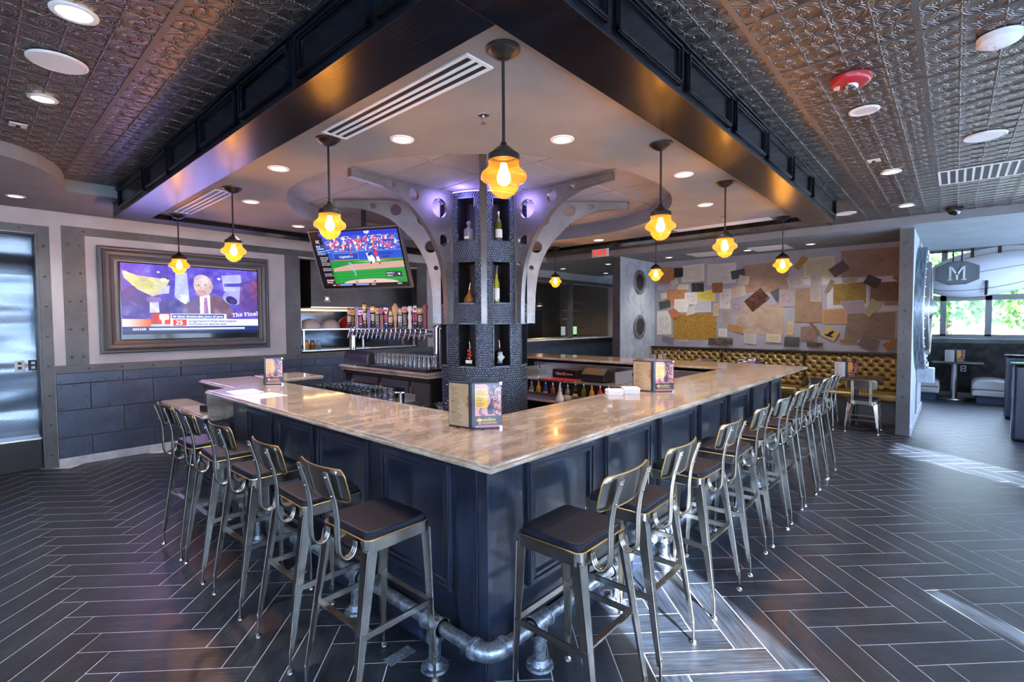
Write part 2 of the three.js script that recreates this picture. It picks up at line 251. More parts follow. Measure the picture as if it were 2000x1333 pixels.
// ---------- square beam round the bar, plaster ceiling with a round recess ----------
const BX0 = 1.10, BX1 = 1.377, BZ0 = -1.036, BZ1 = -1.31, FX0 = 6.36, FX1 = 6.63, FZ0 = -6.344, FZ1 = -6.61, BB = 2.745, GC = 2.797, CC = [3.84, -3.855], RR = 1.955;
{
  const b = structGroup('ceiling_beam');
  part(b, 'beam', tri(rspan(BX0, FX1, BB, CH, BZ1, BZ0, 0.003)), MT.beam);
  part(b, 'beam', tri(rspan(BX0, BX1, BB, CH, FZ0, BZ1, 0.003)), MT.beam);
  part(b, 'beam', tri(rspan(FX0, FX1, BB, CH, FZ0, BZ1, 0.003)), MT.beam);
  part(b, 'beam', tri(rspan(BX0, FX1, BB, CH, FZ1, FZ0, 0.003)), MT.beam);
  const fr = (w, h) => { // picture-frame moulding in the xy plane, proud of z = 0
    const t = 0.028, gs = [];
    for (const [a, d, o] of [[t, 0.014, 0], [t * 0.45, 0.022, 0.004]]) gs.push(rspan(-w / 2 + o, w / 2 - o, h / 2 - a - o, h / 2 - o, 0, d, 0.003), rspan(-w / 2 + o, w / 2 - o, -h / 2 + o, -h / 2 + a + o, 0, d, 0.003), rspan(-w / 2 + o, -w / 2 + a + o, -h / 2 + o, h / 2 - o, 0, d, 0.003), rspan(w / 2 - a - o, w / 2 - o, -h / 2 + o, h / 2 - o, 0, d, 0.003));
    return tm(...gs);
  };
  const zs = [[-1.06, -1.66], [-1.72, -2.34], [-2.413, -3.044], [-3.111, -3.732], [-3.804, -4.451], [-4.521, -5.173], [-5.261, -6.25]];
  const xs = [[1.12, 1.71], [1.78, 2.40], [2.472, 3.115], [3.192, 3.824], [3.887, 4.563], [4.632, 5.292], [5.396, 6.55]];
  for (const [z0, z1] of zs) { const o = part(b, 'panel_moulding', fr(z0 - z1, 0.19), MT.beam); o.position.set(BX0, 2.879, (z0 + z1) / 2); o.rotation.y = -Math.PI / 2; }
  for (const [x0, x1] of xs) { const o = part(b, 'panel_moulding', fr(x1 - x0, 0.19), MT.beam); o.position.set((x0 + x1) / 2, 2.879, BZ0); }
  part(b, 'crown_moulding', tm(rspan(BX0 - 0.03, BX0, 2.978, CH - 0.005, FZ1, BZ0 + 0.03, 0.004), rspan(BX0 - 0.016, BX0, 2.962, 2.98, FZ1, BZ0 + 0.016, 0.004)), MT.beam);
  part(b, 'crown_moulding', tm(rspan(BX0 - 0.03, FX1 + 0.03, 2.978, CH - 0.005, BZ0, BZ0 + 0.03, 0.004), rspan(BX0 - 0.016, FX1 + 0.016, 2.962, 2.98, BZ0, BZ0 + 0.016, 0.004)), MT.beam);
  part(b, 'crown_moulding', tm(rspan(FX1, FX1 + 0.03, 2.978, CH - 0.005, FZ1, BZ0, 0.004)), MT.beam);
  const sh = shape([[BX1 - 0.01, BZ1 + 0.01], [FX0 + 0.01, BZ1 + 0.01], [FX0 + 0.01, FZ0 - 0.01], [BX1 - 0.01, FZ0 - 0.01]]), hole = new THREE.Path();
  hole.absarc(CC[0], CC[1], RR, 0, Math.PI * 2, true); sh.holes.push(hole);
  struct('ceiling_plaster', tm(flatPlan(ext(sh, 0.163, 0, 1, 96), GC + 0.163)), MT.greyCeil).name = 'ceiling_plaster';
  const rec = structGroup('ceiling_recess');
  part(rec, 'backing', tri(span(1.5, 6.2, 2.972, 2.99, -6.2, -1.5)), MT.acTee);
  const tw = 0.61, ax = CC[0] - 0.305, az = CC[1] - 0.305, tg = tri(span(-0.297, 0.297, 2.956, 2.974, -0.297, 0.297));
  for (let i = -4; i < 5; i++) for (let j = -4; j < 5; j++) { const x = ax + i * tw, z = az + j * tw; if (Math.hypot(x - CC[0], z - CC[1]) < 2.35) part(rec, 'ceiling_panel', tg, MT.acTile).position.set(x, 0, z); }
}
// ---------- rivets, strips, plates ----------
const rivet = (r = 0.0135, d = 0.6) => { const g = new THREE.SphereGeometry(r, 8, 4, 0, Math.PI * 2, 0, Math.PI / 2); g.scale(1, d, 1); g.rotateX(Math.PI / 2); return g; }; // bulges towards +z
function riveted(parent, x0, x1, y0, y1, z, pts, mat = MT.strip, th = 0.008) { // a strip facing +z with its rivets
  const s = part(parent, 'steel_strip', tri(rspan(x0, x1, y0, y1, z, z + th, 0.002)), mat);
  if (pts.length) part(s, 'rivets', mg(...pts.map(([x, y]) => mv(rivet(), x, y, z + th))), mat, { kind: 'stuff' });
  return s;
}
const lin = (a, b, step) => { const n = Math.max(1, Math.round(Math.abs(b - a) / step)), r = []; for (let i = 0; i <= n; i++) r.push(a + (b - a) * i / n); return r; };
const plateCache = {};
function plateGeo(w, h) {
  const k = w.toFixed(2) + ',' + h.toFixed(2);
  return plateCache[k] ??= (() => { const gs = [rspan(-w / 2, w / 2, -h / 2, h / 2, 0, 0.008, 0.003)], nx = Math.max(1, Math.round((w - 0.06) / 0.135)); for (let i = 0; i <= nx; i++) for (const s of h > 0.2 ? [-1, 1] : [-1]) gs.push(mv(rivet(0.0085, 0.7), -w / 2 + 0.035 + i * (w - 0.07) / nx, s * (h / 2 - 0.028), 0.008)); if (h > 0.2) for (const s of [-1, 1]) gs.push(mv(rivet(0.0085, 0.7), s * (w / 2 - 0.035), 0, 0.008)); return tm(...gs); })();
}
function plates(parent, x0, x1, z, phase, mat = MT.plate, ymin = 0.095) {
  part(parent, 'plate_backing', tri(span(x0, x1, ymin - 0.01, 1.066, z - 0.001, z + 0.002)), MT.joint);
  const rows = [[0.943, 1.066, 0], [0.637, 0.943, 0.5], [0.323, 0.637, 0], [0.095, 0.323, 0.5]];
  for (const [y0, y1, off] of rows) {
    if (y0 < ymin - 0.01) continue;
    let x = phase + (off ? 0.305 : 0); while (x > x0) x -= 0.61;
    for (; x < x1 - 0.02; x += 0.61) { const a = Math.max(x, x0), b = Math.min(x + 0.61, x1); if (b - a < 0.04) continue; const g = 0.007; part(parent, 'steel_plate', plateGeo(b - a - g, y1 - y0 - g), mat).position.set((a + b) / 2, (y0 + y1) / 2, z + 0.002); }
  }
}
// ---------- television wall with the kitchen pass and the glazed half wall ----------
const ZW = -7.57;
{
  const w = structGroup('wall_left'), P = (x0, x1, y0, y1, m = MT.paint) => part(w, 'wall_panel', tri(span(x0, x1, y0, y1, ZW - 0.16, ZW)), m);
  P(0.575, 3.5, 0, LOWC); P(-2.6, 0.575, 2.63, LOWC); P(3.5, 5.77, 0, 1.15); P(3.5, 5.77, 2.635, LOWC); P(5.77, 6.3, 0, LOWC); P(6.3, 12.9, 0, 1.15); P(6.3, 12.9, 2.63, LOWC); P(12.9, 14.2, 0, LOWC);
  plates(w, 0.69, 3.5, ZW, 0.684); plates(w, 3.5, 6.3, ZW, 0.684); plates(w, 6.3, 13.9, ZW, 0.684);
  riveted(w, 0.588, 0.684, 0, 2.722, ZW, lin(0.16, 2.5, 0.337).map((y) => [0.636, y]));
  riveted(w, -2.4, 0.587, 2.638, 2.722, ZW, lin(-2.2, 0.45, 0.4).map((x) => [x, 2.68]));
  riveted(w, 0.784, 0.986, 1.158, 2.657, ZW, lin(1.25, 2.54, 0.322).flatMap((y) => [[0.835, y], [0.938, y]]));
  riveted(w, 0.784, 5.99, 2.657, 2.752, ZW + 0.001, lin(0.98, 5.9, 0.336).map((x) => [x, 2.705]));
  riveted(w, 0.69, 13.9, 1.066, 1.158, ZW + 0.001, lin(0.98, 13.7, 0.307).map((x) => [x, 1.112]));
  riveted(w, 3.288, 3.5, 1.158, 2.657, ZW, lin(1.25, 2.54, 0.322).flatMap((y) => [[3.34, y], [3.447, y]]));
  riveted(w, 5.77, 5.985, 1.158, 2.657, ZW, lin(1.25, 2.54, 0.322).flatMap((y) => [[5.82, y], [5.93, y]]));
  riveted(w, 6.0, 13.9, 2.632, 2.72, ZW, lin(6.1, 13.8, 0.3).map((x) => [x, 2.675]));
  for (const x of [8.6, 10.75]) riveted(w, x - 0.1, x + 0.1, 1.18, 2.63, ZW - 0.04, lin(1.3, 2.5, 0.3).flatMap((y) => [[x - 0.055, y], [x + 0.055, y]]), MT.strip, 0.05);
  part(w, 'ledge', tri(rspan(6.3, 12.9, 1.15, 1.178, ZW - 0.2, ZW + 0.06, 0.006)), MT.venetian);
  part(w, 'jamb', tm(span(0.565, 0.588, 0, 2.64, ZW - 0.35, ZW + 0.004), span(3.5, 3.52, 1.15, 2.64, ZW - 0.16, ZW + 0.004), span(5.75, 5.77, 1.15, 2.64, ZW - 0.16, ZW + 0.004)), MT.strip);
  for (const [a, b] of [[6.32, 8.5], [8.7, 10.65], [10.85, 12.88]]) { const o = struct('window_interior', tri(span(a, b, 1.18, 2.63, ZW - 0.055, ZW - 0.047)), MT.pane); }
  const bb = struct('baseboard_left', tri(rspan(0.69, 14, 0.0, 0.095, ZW, ZW + 0.02, 0.004)), MT.venetian); bb.name = 'baseboard_left';
  // stainless alcove at the far left
  const al = structGroup('wall_alcove');
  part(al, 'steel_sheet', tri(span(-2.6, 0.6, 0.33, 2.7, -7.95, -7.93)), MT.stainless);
  part(al, 'base_cabinet', tri(rspan(-2.6, 0.565, 0, 0.33, -7.95, -7.66, 0.006)), MT.black);
  part(al, 'cabinet_rail', tri(rspan(-2.6, 0.565, 0.33, 0.352, -7.95, -7.65, 0.006)), MT.steel);
  part(al, 'header', tri(span(-2.6, 0.6, 2.64, 2.9, -7.95, -7.73)), MT.strip);
}
// ---------- kitchen behind the television wall ----------
{
  const k = structGroup('wall_kitchen');
  part(k, 'wall_panel', tri(span(0.6, 14.2, 0, LOWC, -10.5, -10.35)), MT.strip);
  part(k, 'wall_panel', tri(span(0.6, 0.75, 0, LOWC, -10.4, -7.73)), MT.strip);
}
// ---------- banquette alcove: poster wall, porthole wall, riveted post, partition ----------
{
  const pw = struct('wall_poster', tri(span(10.19, 10.35, 0, LOWC, -5.1, -0.44)), MT.posterWall); pw.name = 'wall_poster';
  const ph = structGroup('wall_porthole');
  part(ph, 'wall_panel', tri(span(8.68, 10.19, 0, LOWC, -5.09, -4.925)), MT.venetian);
  const face = (parent, x, z0, z1) => { const s = part(parent, 'steel_strip', tri(rspan(x - 0.012, x, 0, LOWC - 0.005, z0, z1, 0.003)), MT.strip); part(s, 'rivets', mg(...lin(0.22, 2.68, 0.306).map((y) => mv(rivet(0.018, 0.7).rotateY(-Math.PI / 2), x - 0.012, y, (z0 + z1) / 2))), MT.strip, { kind: 'stuff' }); return s; };
  face(ph, 8.68, -5.09, -4.925);
  const pt = structGroup('wall_partition');
  part(pt, 'wall_panel', tri(span(8.79, 11.8, 0, LOWC, -0.6, -0.452)), MT.venetian);
  face(pt, 8.79, -0.605, -0.447);
  part(pt, 'base_strip', tri(rspan(8.79, 11.8, 0, 0.11, -0.452, -0.432, 0.004)), MT.venetian);
}
// ---------- window wall behind the viewer (south), side wall (west), their shaded windows added for fill; far window wall (east) ----------
function openWall(name, axis, at, th, lo, hi, top, openings, mat) { // axis 'z': wall along x at z = at..at+th; axis 'x': along z
  const g = structGroup(name), S = (a, b, y0, y1) => (axis === 'z' ? span(a, b, y0, y1, at, at + th) : span(at, at + th, y0, y1, a, b));
  const os = [...openings].sort((p, q) => p[0] - q[0]); let c = lo;
  for (const [a, b, y0, y1] of os) { if (a > c) part(g, 'wall_panel', tri(S(c, a, 0, top)), mat); if (y0 > 0) part(g, 'wall_panel', tri(S(a, b, 0, y0)), mat); part(g, 'wall_panel', tri(S(a, b, y1, top)), mat); c = b; }
  part(g, 'wall_panel', tri(S(c, hi, 0, top)), mat);
  return g;
}
function windowIn(axis, at, th, [a, b, y0, y1], shadeTo, cols = 1) { // a framed pane; a translucent shade, added as soft fill, drawn down to shadeTo
  const o = structGroup('window'), m = at + th / 2, S = (p, q, r, s, d0 = -0.03, d1 = 0.03) => (axis === 'z' ? span(p, q, r, s, m + d0, m + d1) : span(m + d0, m + d1, r, s, p, q)), f = 0.04;
  o.name = numbered('window_' + (1 + (windowIn.n = (windowIn.n ?? 0) + 1)));
  part(o, 'window_frame', tm(S(a, a + f, y0, y1), S(b - f, b, y0, y1), S(a + f, b - f, y0, y0 + f), S(a + f, b - f, y1 - f, y1)), MT.mullion);
  for (let k = 1; k < cols; k++) { const x = a + (b - a) * k / cols; part(o, 'mullion', tri(S(x - f / 2, x + f / 2, y0 + f, y1 - f)), MT.mullion); }
  for (let k = 0; k < cols; k++) part(o, 'pane', tri(S(a + (b - a) * k / cols + f * 0.6, a + (b - a) * (k + 1) / cols - f * 0.6, y0 + f, y1 - f, -0.004, 0.004)), MT.pane);
  if (shadeTo !== undefined) { const inward = axis === 'z' ? -0.07 : 0.07; part(o, 'added_fill_shade', tri(S(a + 0.005, b - 0.005, shadeTo, y1 - 0.005, inward - 0.0015, inward + 0.0015)), MT.shade); }
  return o;
}
{
  const south = [[-2.2, -0.25, 0.5, 2.5, 0.5], [-0.06, 0.93, 0.4, 2.58], [1.08, 2.05, 0.5, 2.5, 0.5], [2.2, 2.48, 0.3, 1.45], [2.62, 3.7, 0.5, 2.5, 0.5], [3.85, 3.94, 0.95, 1.36], [4.1, 5.5, 0.5, 2.5, 0.5], [5.66, 6.5, 0.85, 1.76], [6.7, 8.2, 0.5, 2.5, 0.5], [8.4, 10.4, 0.5, 2.5, 0.5], [10.6, 12.4, 0.5, 2.5, 0.5]];  // shaded windows added for soft fill; bare openings cut for the sun patches
  openWall('wall_right', 'z', 2.0, 0.2, -2.7, 14.3, 3.6, south, MT.paint);
  for (const o of south) if (o[1] - o[0] > 0.2) windowIn('z', 2.0, 0.2, o, o[4]);
  const west = [[-2.3, -0.5, 0.5, 2.75, 0.5], [-0.2, 1.6, 0.5, 2.75, 0.5]];  // west windows and shades, out of view, added as fill
  openWall('wall_rear', 'x', -2.7, 0.2, -10.4, 2.0, 3.6, west, MT.paint);
  for (const o of west) windowIn('x', -2.7, 0.2, o, o[4]);
  const east = [[-0.95, 1.85, 1.27, 3.1]];
  openWall('wall_back', 'x', 14.05, 0.2, -10.4, 2.0, 3.6, east, MT.mullion);
  const e = structGroup('window_east'); e.name = 'window_1';
  const X0 = 14.09, X1 = 14.17, S = (z0, z1, y0, y1, a = X0, b = X1) => span(a, b, y0, y1, z0, z1);
  const zs = [-0.95, -0.20, 0.50, 1.2, 1.85];
  for (const z of [-0.205, 0.497, 1.2]) part(e, 'mullion', tri(S(z - 0.05, z + 0.05, 1.27, 3.1)), MT.mullion);
  part(e, 'transom', tri(S(-0.95, 1.85, 2.02, 2.13)), MT.mullion);
  part(e, 'window_frame', tm(S(-0.95, -0.9, 1.27, 3.1), S(1.8, 1.85, 1.27, 3.1), S(-0.9, 1.8, 1.27, 1.31), S(-0.9, 1.8, 3.05, 3.1)), MT.mullion);
  for (let i = 0; i < 4; i++) for (const [y0, y1] of [[1.31, 2.02], [2.13, 3.05]]) part(e, 'pane', tri(S(zs[i] + 0.05, zs[i + 1] - 0.05, y0, y1, 14.126, 14.134)), MT.pane);
}
// ---------- outside: ground and trees beyond the far windows ----------
{
  struct('ground', tri(span(-40, 60, -0.5, -0.3, -40, 40)), MT.ground).name = 'ground';
  const leafG = (() => { const g = new THREE.BufferGeometry(); g.setAttribute('position', new THREE.Float32BufferAttribute([0, 0, 0, 0.5, 0.28, 0.06, 1, 0, 0, 0, 0, 0, 1, 0, 0, 0.5, -0.28, 0.06], 3)); g.setAttribute('uv', new THREE.Float32BufferAttribute(new Array(12).fill(0), 2)); g.computeVertexNormals(); return g; })();
  const spots = [[19.5, -3.4, 5.2, 'leafy green tree beyond the window, behind the ship wheel'], [21.0, -0.2, 6.2, 'broad leafy tree filling the middle far window'], [20.2, 2.6, 5.6, 'leafy green tree beyond the rightmost far window'], [25.5, 1.0, 7.0, 'taller tree further off beyond the far windows']];
  for (const [x, z, h, label] of spots) {
    const t = thing('tree', label, 'tree', [x, -0.3, z], 0, 'trees beyond the far windows');
    part(t, 'trunk', rod(V(0, 0, 0), V(0.1, h * 0.6, 0.05), 0.14, 0.07, 10), MT.bark);
    const m = new THREE.InstancedMesh(leafG, MT.leaf, 2600), q = new THREE.Object3D();
    for (let i = 0; i < 2600; i++) { const c = i % 13, cx = (hash(c, 1, 7) - 0.5) * h * 0.62, cy = h * (0.36 + 0.5 * hash(c, 2, 7)), cz = (hash(c, 3, 7) - 0.5) * h * 0.62, r = 0.75 * Math.cbrt(rnd()), th = rnd() * 6.283, ph = Math.acos(2 * rnd() - 1); q.position.set(cx + r * Math.sin(ph) * Math.cos(th), cy + r * Math.cos(ph) * 0.8, cz + r * Math.sin(ph) * Math.sin(th)); q.rotation.set(rnd() * 6.28, rnd() * 6.28, rnd() * 6.28); q.scale.setScalar(0.16 + 0.12 * rnd()); q.updateMatrix(); m.setMatrixAt(i, q.matrix); }
    m.name = 'foliage'; m.userData = { kind: 'stuff' }; t.add(m);
  }
}
// ---------- bar: marble tops ----------
const TOP = 1.067;
function slab(pts, y, over = 0.012) { // polished slab with an ogee-like edge: rounded upper layer over a wider lower lip
  const s = shape(pts), area = THREE.ShapeUtils.area(s.getPoints()), up = ext(s, 0.008, 0.010, 4), grow = (d) => { // polygon grown outwards by d
    const n = pts.length, sg = area > 0 ? 1 : -1; return pts.map((p, i) => { const a = pts[(i + n - 1) % n], b = pts[(i + 1) % n], e1 = [p[0] - a[0], p[1] - a[1]], e2 = [b[0] - p[0], b[1] - p[1]], l1 = Math.hypot(...e1), l2 = Math.hypot(...e2), n1 = [e1[1] / l1 * sg, -e1[0] / l1 * sg], n2 = [e2[1] / l2 * sg, -e2[0] / l2 * sg], k = 1 + n1[0] * n2[0] + n1[1] * n2[1]; return [p[0] + (n1[0] + n2[0]) / k * d, p[1] + (n1[1] + n2[1]) / k * d]; }); };
  const lo = ext(shape(grow(over)), 0.004, 0.008, 4);
  return tm(flatPlan(up, y - 0.010), flatPlan(lo, y - 0.020));
}
const E = 1.361, EZ = -1.340; // upper edge line of the counter
one('marble_bar', 'long U-shaped polished marble bar top with white moulded edge', 'countertop',
  slab([[E, -4.69], [E, EZ], [6.86, EZ], [6.86, -6.0], [6.08, -6.0], [6.08, -2.04], [2.04, -2.04], [2.04, -5.59], [1.57, -5.59], [1.57, -4.69]], TOP), MT.marble);
one('marble_bar', 'lower marble counter set beside the far left end of the bar', 'countertop', slab([[1.34, -6.02], [1.34, -4.735], [1.565, -4.735], [1.565, -6.02]], 0.845), MT.marble);
one('counter_flap', 'short white-edged marble flap at the left bar end by the wall', 'counter flap', tri(rspan(2.07, 2.55, TOP - 0.028, TOP + 0.004, -5.58, -4.98, 0.008)), MT.marble);
// ---------- bar: panelled navy fronts ----------
const frameBars = (w, h, t, d) => { const gs = []; for (const [a, e, o] of [[t, d * 0.6, 0], [t * 0.5, d, 0.004], [t * 0.35, d * 0.75, t * 0.75]]) gs.push(rspan(-w / 2 + o, w / 2 - o, h / 2 - a - o, h / 2 - o, 0, e, 0.003), rspan(-w / 2 + o, w / 2 - o, -h / 2 + o, -h / 2 + a + o, 0, e, 0.003), rspan(-w / 2 + o, -w / 2 + a + o, -h / 2 + a + o, h / 2 - a - o, 0, e, 0.003), rspan(w / 2 - a - o, w / 2 - o, -h / 2 + a + o, h / 2 - a - o, 0, e, 0.003)); return tm(...gs); };
function panelled(t, spans, y0, y1, place) { // place(o, centre): puts a part whose front looks along +z
  for (const [a, b] of spans) { const o = part(t, 'panel', tri(rspan(-(b - a) / 2 + 0.03, (b - a) / 2 - 0.03, y0 + 0.03, y1 - 0.03, -0.004, 0.004, 0.003)), MT.navy); place(o, (a + b) / 2); const m = part(o, 'moulding', frameBars(b - a, y1 - y0, 0.046, 0.028).translate(0, (y0 + y1) / 2, 0), MT.navy); }
}
const FACE = 1.535, FZ = -1.532;
{
  const r = thing('bar_cabinet', 'dark navy panelled bar front below the right-hand stretch of counter', 'bar cabinet');
  part(r, 'carcass', tri(span(FACE + 0.01, 6.45, 0, 1.03, -1.995, FZ)), MT.navy);
  panelled(r, [[1.80, 2.385], [2.515, 3.095], [3.225, 3.835], [3.95, 4.51], [4.64, 5.19], [5.32, 5.87], [5.97, 6.38]], 0.34, 0.955, (o, c) => o.position.set(c, 0, FZ));
  part(r, 'base_moulding', tm(rspan(FACE, 6.46, 0, 0.115, FZ, FZ + 0.016, 0.003), rspan(FACE, 6.46, 0.125, 0.145, FZ, FZ + 0.022, 0.004), rspan(FACE, 6.46, 0.155, 0.172, FZ, FZ + 0.015, 0.004)), MT.navy);
  part(r, 'pilaster', tri(rspan(FACE - 0.012, 1.765, 0, 1.03, FZ - 0.05, FZ + 0.012, 0.003)), MT.navy);
  part(r, 'end_panel', tri(rspan(6.45, 6.47, 0, 1.03, -1.98, FZ + 0.01, 0.003)), MT.navy);
  const l = thing('bar_cabinet', 'dark navy panelled bar front below the left-hand stretch of counter', 'bar cabinet');
  part(l, 'carcass', tri(span(FACE, 1.98, 0, 1.03, -4.6, -2.0)), MT.navy);
  part(l, 'corner_board', tri(span(FACE, FACE + 0.005, 0, 1.03, -2.0, FZ - 0.002)), MT.navy);
  panelled(l, [[-2.345, -1.765], [-3.065, -2.485], [-3.70, -3.145], [-4.25, -3.80]], 0.34, 0.955, (o, c) => { o.position.set(FACE, 0, c); o.rotation.y = -Math.PI / 2; });
  part(l, 'base_moulding', tm(rspan(FACE - 0.016, FACE, 0, 0.115, -5.95, FZ, 0.003), rspan(FACE - 0.022, FACE, 0.125, 0.145, -5.95, FZ, 0.004), rspan(FACE - 0.015, FACE, 0.155, 0.172, -5.95, FZ, 0.004)), MT.navy);
  part(l, 'pilaster', tri(rspan(FACE - 0.012, FACE + 0.05, 0, 1.03, -1.725, FZ - 0.055, 0.003)), MT.navy);
  const lo = thing('bar_cabinet', 'lower navy panelled front below the low marble counter', 'bar cabinet');
  part(lo, 'carcass', tri(span(FACE, 1.56, 0, 0.81, -5.95, -4.605)), MT.navy);
  panelled(lo, [[-5.2, -4.66], [-5.86, -5.28]], 0.3, 0.76, (o, c) => { o.position.set(FACE, 0, c); o.rotation.y = -Math.PI / 2; });
  const up = thing('riser_panel', 'grey upright panel between low counter and raised bar end', 'panel');
  part(up, 'board', tri(rspan(1.585, 1.98, 0, 1.03, -5.56, -4.61, 0.004)), MT.strip);
  one('marble_apron', 'pale marble side apron under the left end of the counter', 'apron', tri(mg(ext(shape([[-1.582, 0.80], [-1.395, 0.80], [-1.372, 0.825], [-1.372, 1.028], [-1.582, 1.028]]), 0.022, 0.002, 1).rotateY(Math.PI).translate(0, 0, -4.70))), MT.marble);
  const bk = thing('bar_cabinet', 'dark bar body below the back stretch of counter', 'bar cabinet');
  part(bk, 'carcass', tri(span(6.42, 6.66, 0, 1.03, -5.95, -2.0)), MT.navy);
  part(bk, 'inner_panel', tri(rspan(6.39, 6.42, 0, 1.03, -5.95, -2.0, 0.003)), MT.black);
}
// ---------- foot rail of galvanised pipe ----------
{
  const t = thing('foot_rail', 'galvanised pipe foot rail running round the bar base', 'foot rail'), y = 0.215, X = 1.44, Z = -1.432, r = 0.031;
  part(t, 'pipe', tri(rod(V(X, y, -4.6), V(X, y, Z - 0.07), r, r, 20)), MT.galv);
  part(t, 'pipe', tri(rod(V(X + 0.07, y, Z), V(6.3, y, Z), r, r, 20)), MT.galv);
  const el = part(t, 'elbow', tri(new THREE.TubeGeometry(new THREE.QuadraticBezierCurve3(V(X, y, Z - 0.085), V(X, y, Z), V(X + 0.085, y, Z)), 14, 0.040, 18)), MT.galv);
  part(el, 'collar', tri(rod(V(X, y, Z - 0.098), V(X, y, Z - 0.075), 0.046, 0.046, 20)), MT.galv); part(el, 'collar', tri(rod(V(X + 0.075, y, Z), V(X + 0.098, y, Z), 0.046, 0.046, 20)), MT.galv);
  const post = (x, z, along) => {
    const d = along ? V(0.06, 0, 0) : V(0, 0, 0.06), c = V(x, y, z);
    const tee = part(t, 'tee', tm(rod(c.clone().sub(d), c.clone().add(d), 0.041, 0.041, 20), rod(V(x, y, z), V(x, y - 0.075, z), 0.038, 0.036, 18), rod(V(x, y - 0.06, z), V(x, y - 0.08, z), 0.042, 0.042, 18), rod(c.clone().sub(d).multiplyScalar(1), c.clone().sub(d.clone().multiplyScalar(0.75)), 0.046, 0.046, 20), rod(c.clone().add(d.clone().multiplyScalar(0.75)), c.clone().add(d), 0.046, 0.046, 20)), MT.galv);
    part(t, 'post', tri(rod(V(x, 0.012, z), V(x, y - 0.06, z), 0.029, 0.029, 18)), MT.galv);
    part(t, 'flange', tm(cyl(0.066, 0.064, 0.012, x, 0.006, z, 24), cyl(0.045, 0.036, 0.03, x, 0.026, z, 20), ...[0, 1, 2, 3].map((k) => cyl(0.007, 0.007, 0.006, x + 0.05 * Math.cos(0.785 + k * 1.571), 0.014, z + 0.05 * Math.sin(0.785 + k * 1.571), 6))), MT.galv);
  };
  for (const x of [1.778, 2.472, 3.14, 3.82, 4.5, 5.2, 5.88]) post(x, Z, true);
  for (const z of [-1.795, -2.488, -3.18, -3.87, -4.5]) post(X, z, false);
}
one('floor_drain', 'small perforated metal floor drain beside the left foot rail', 'floor drain', tm(rspan(1.305, 1.45, 0.0, 0.004, -2.02, -1.955, 0.001), ...Array.from({ length: 48 }, (_, i) => cyl(0.0035, 0.0035, 0.003, 1.318 + (i % 12) * 0.0108, 0.0045, -2.009 + Math.floor(i / 12) * 0.0145, 6))), MT.galv);
// ---------- bar stools and low chairs ----------
function quadPlate(a, b, c, d, n, t) { // flat plate through four points, t thick along n
  const p = [a, b, c, d], q = p.map((v) => v.clone().addScaledVector(n, t)), f = [];
  const tr = (x, y, z) => f.push(...x.toArray(), ...y.toArray(), ...z.toArray()), qd = (x, y, z, w) => { tr(x, y, z); tr(x, z, w); };
  qd(q[0], q[1], q[2], q[3]); qd(p[3], p[2], p[1], p[0]); for (let i = 0; i < 4; i++) { const j = (i + 1) % 4; qd(p[i], p[j], q[j], q[i]); }
  const g = new THREE.BufferGeometry(); g.setAttribute('position', new THREE.Float32BufferAttribute(f, 3)); g.setAttribute('uv', new THREE.Float32BufferAttribute(new Array(f.length / 3 * 2).fill(0), 2)); g.computeVertexNormals(); return g;
}
function ribbon(pts, x, w, t) { // strip of width w along x following (y, z) points
  const gs = []; for (let i = 0; i + 1 < pts.length; i++) { const [y0, z0] = pts[i], [y1, z1] = pts[i + 1], l = Math.hypot(y1 - y0, z1 - z0); gs.push(new THREE.BoxGeometry(w, l + t * 0.5, t).rotateX(Math.atan2(z1 - z0, y1 - y0)).translate(x, (y0 + y1) / 2, (z0 + z1) / 2)); } return gs;
}
function curvePts(pts, n) { const c = new THREE.CatmullRomCurve3(pts.map(([y, z]) => V(0, y, z)), false, 'centripetal'); return c.getPoints(n).map((p) => [p.y, p.z]); }
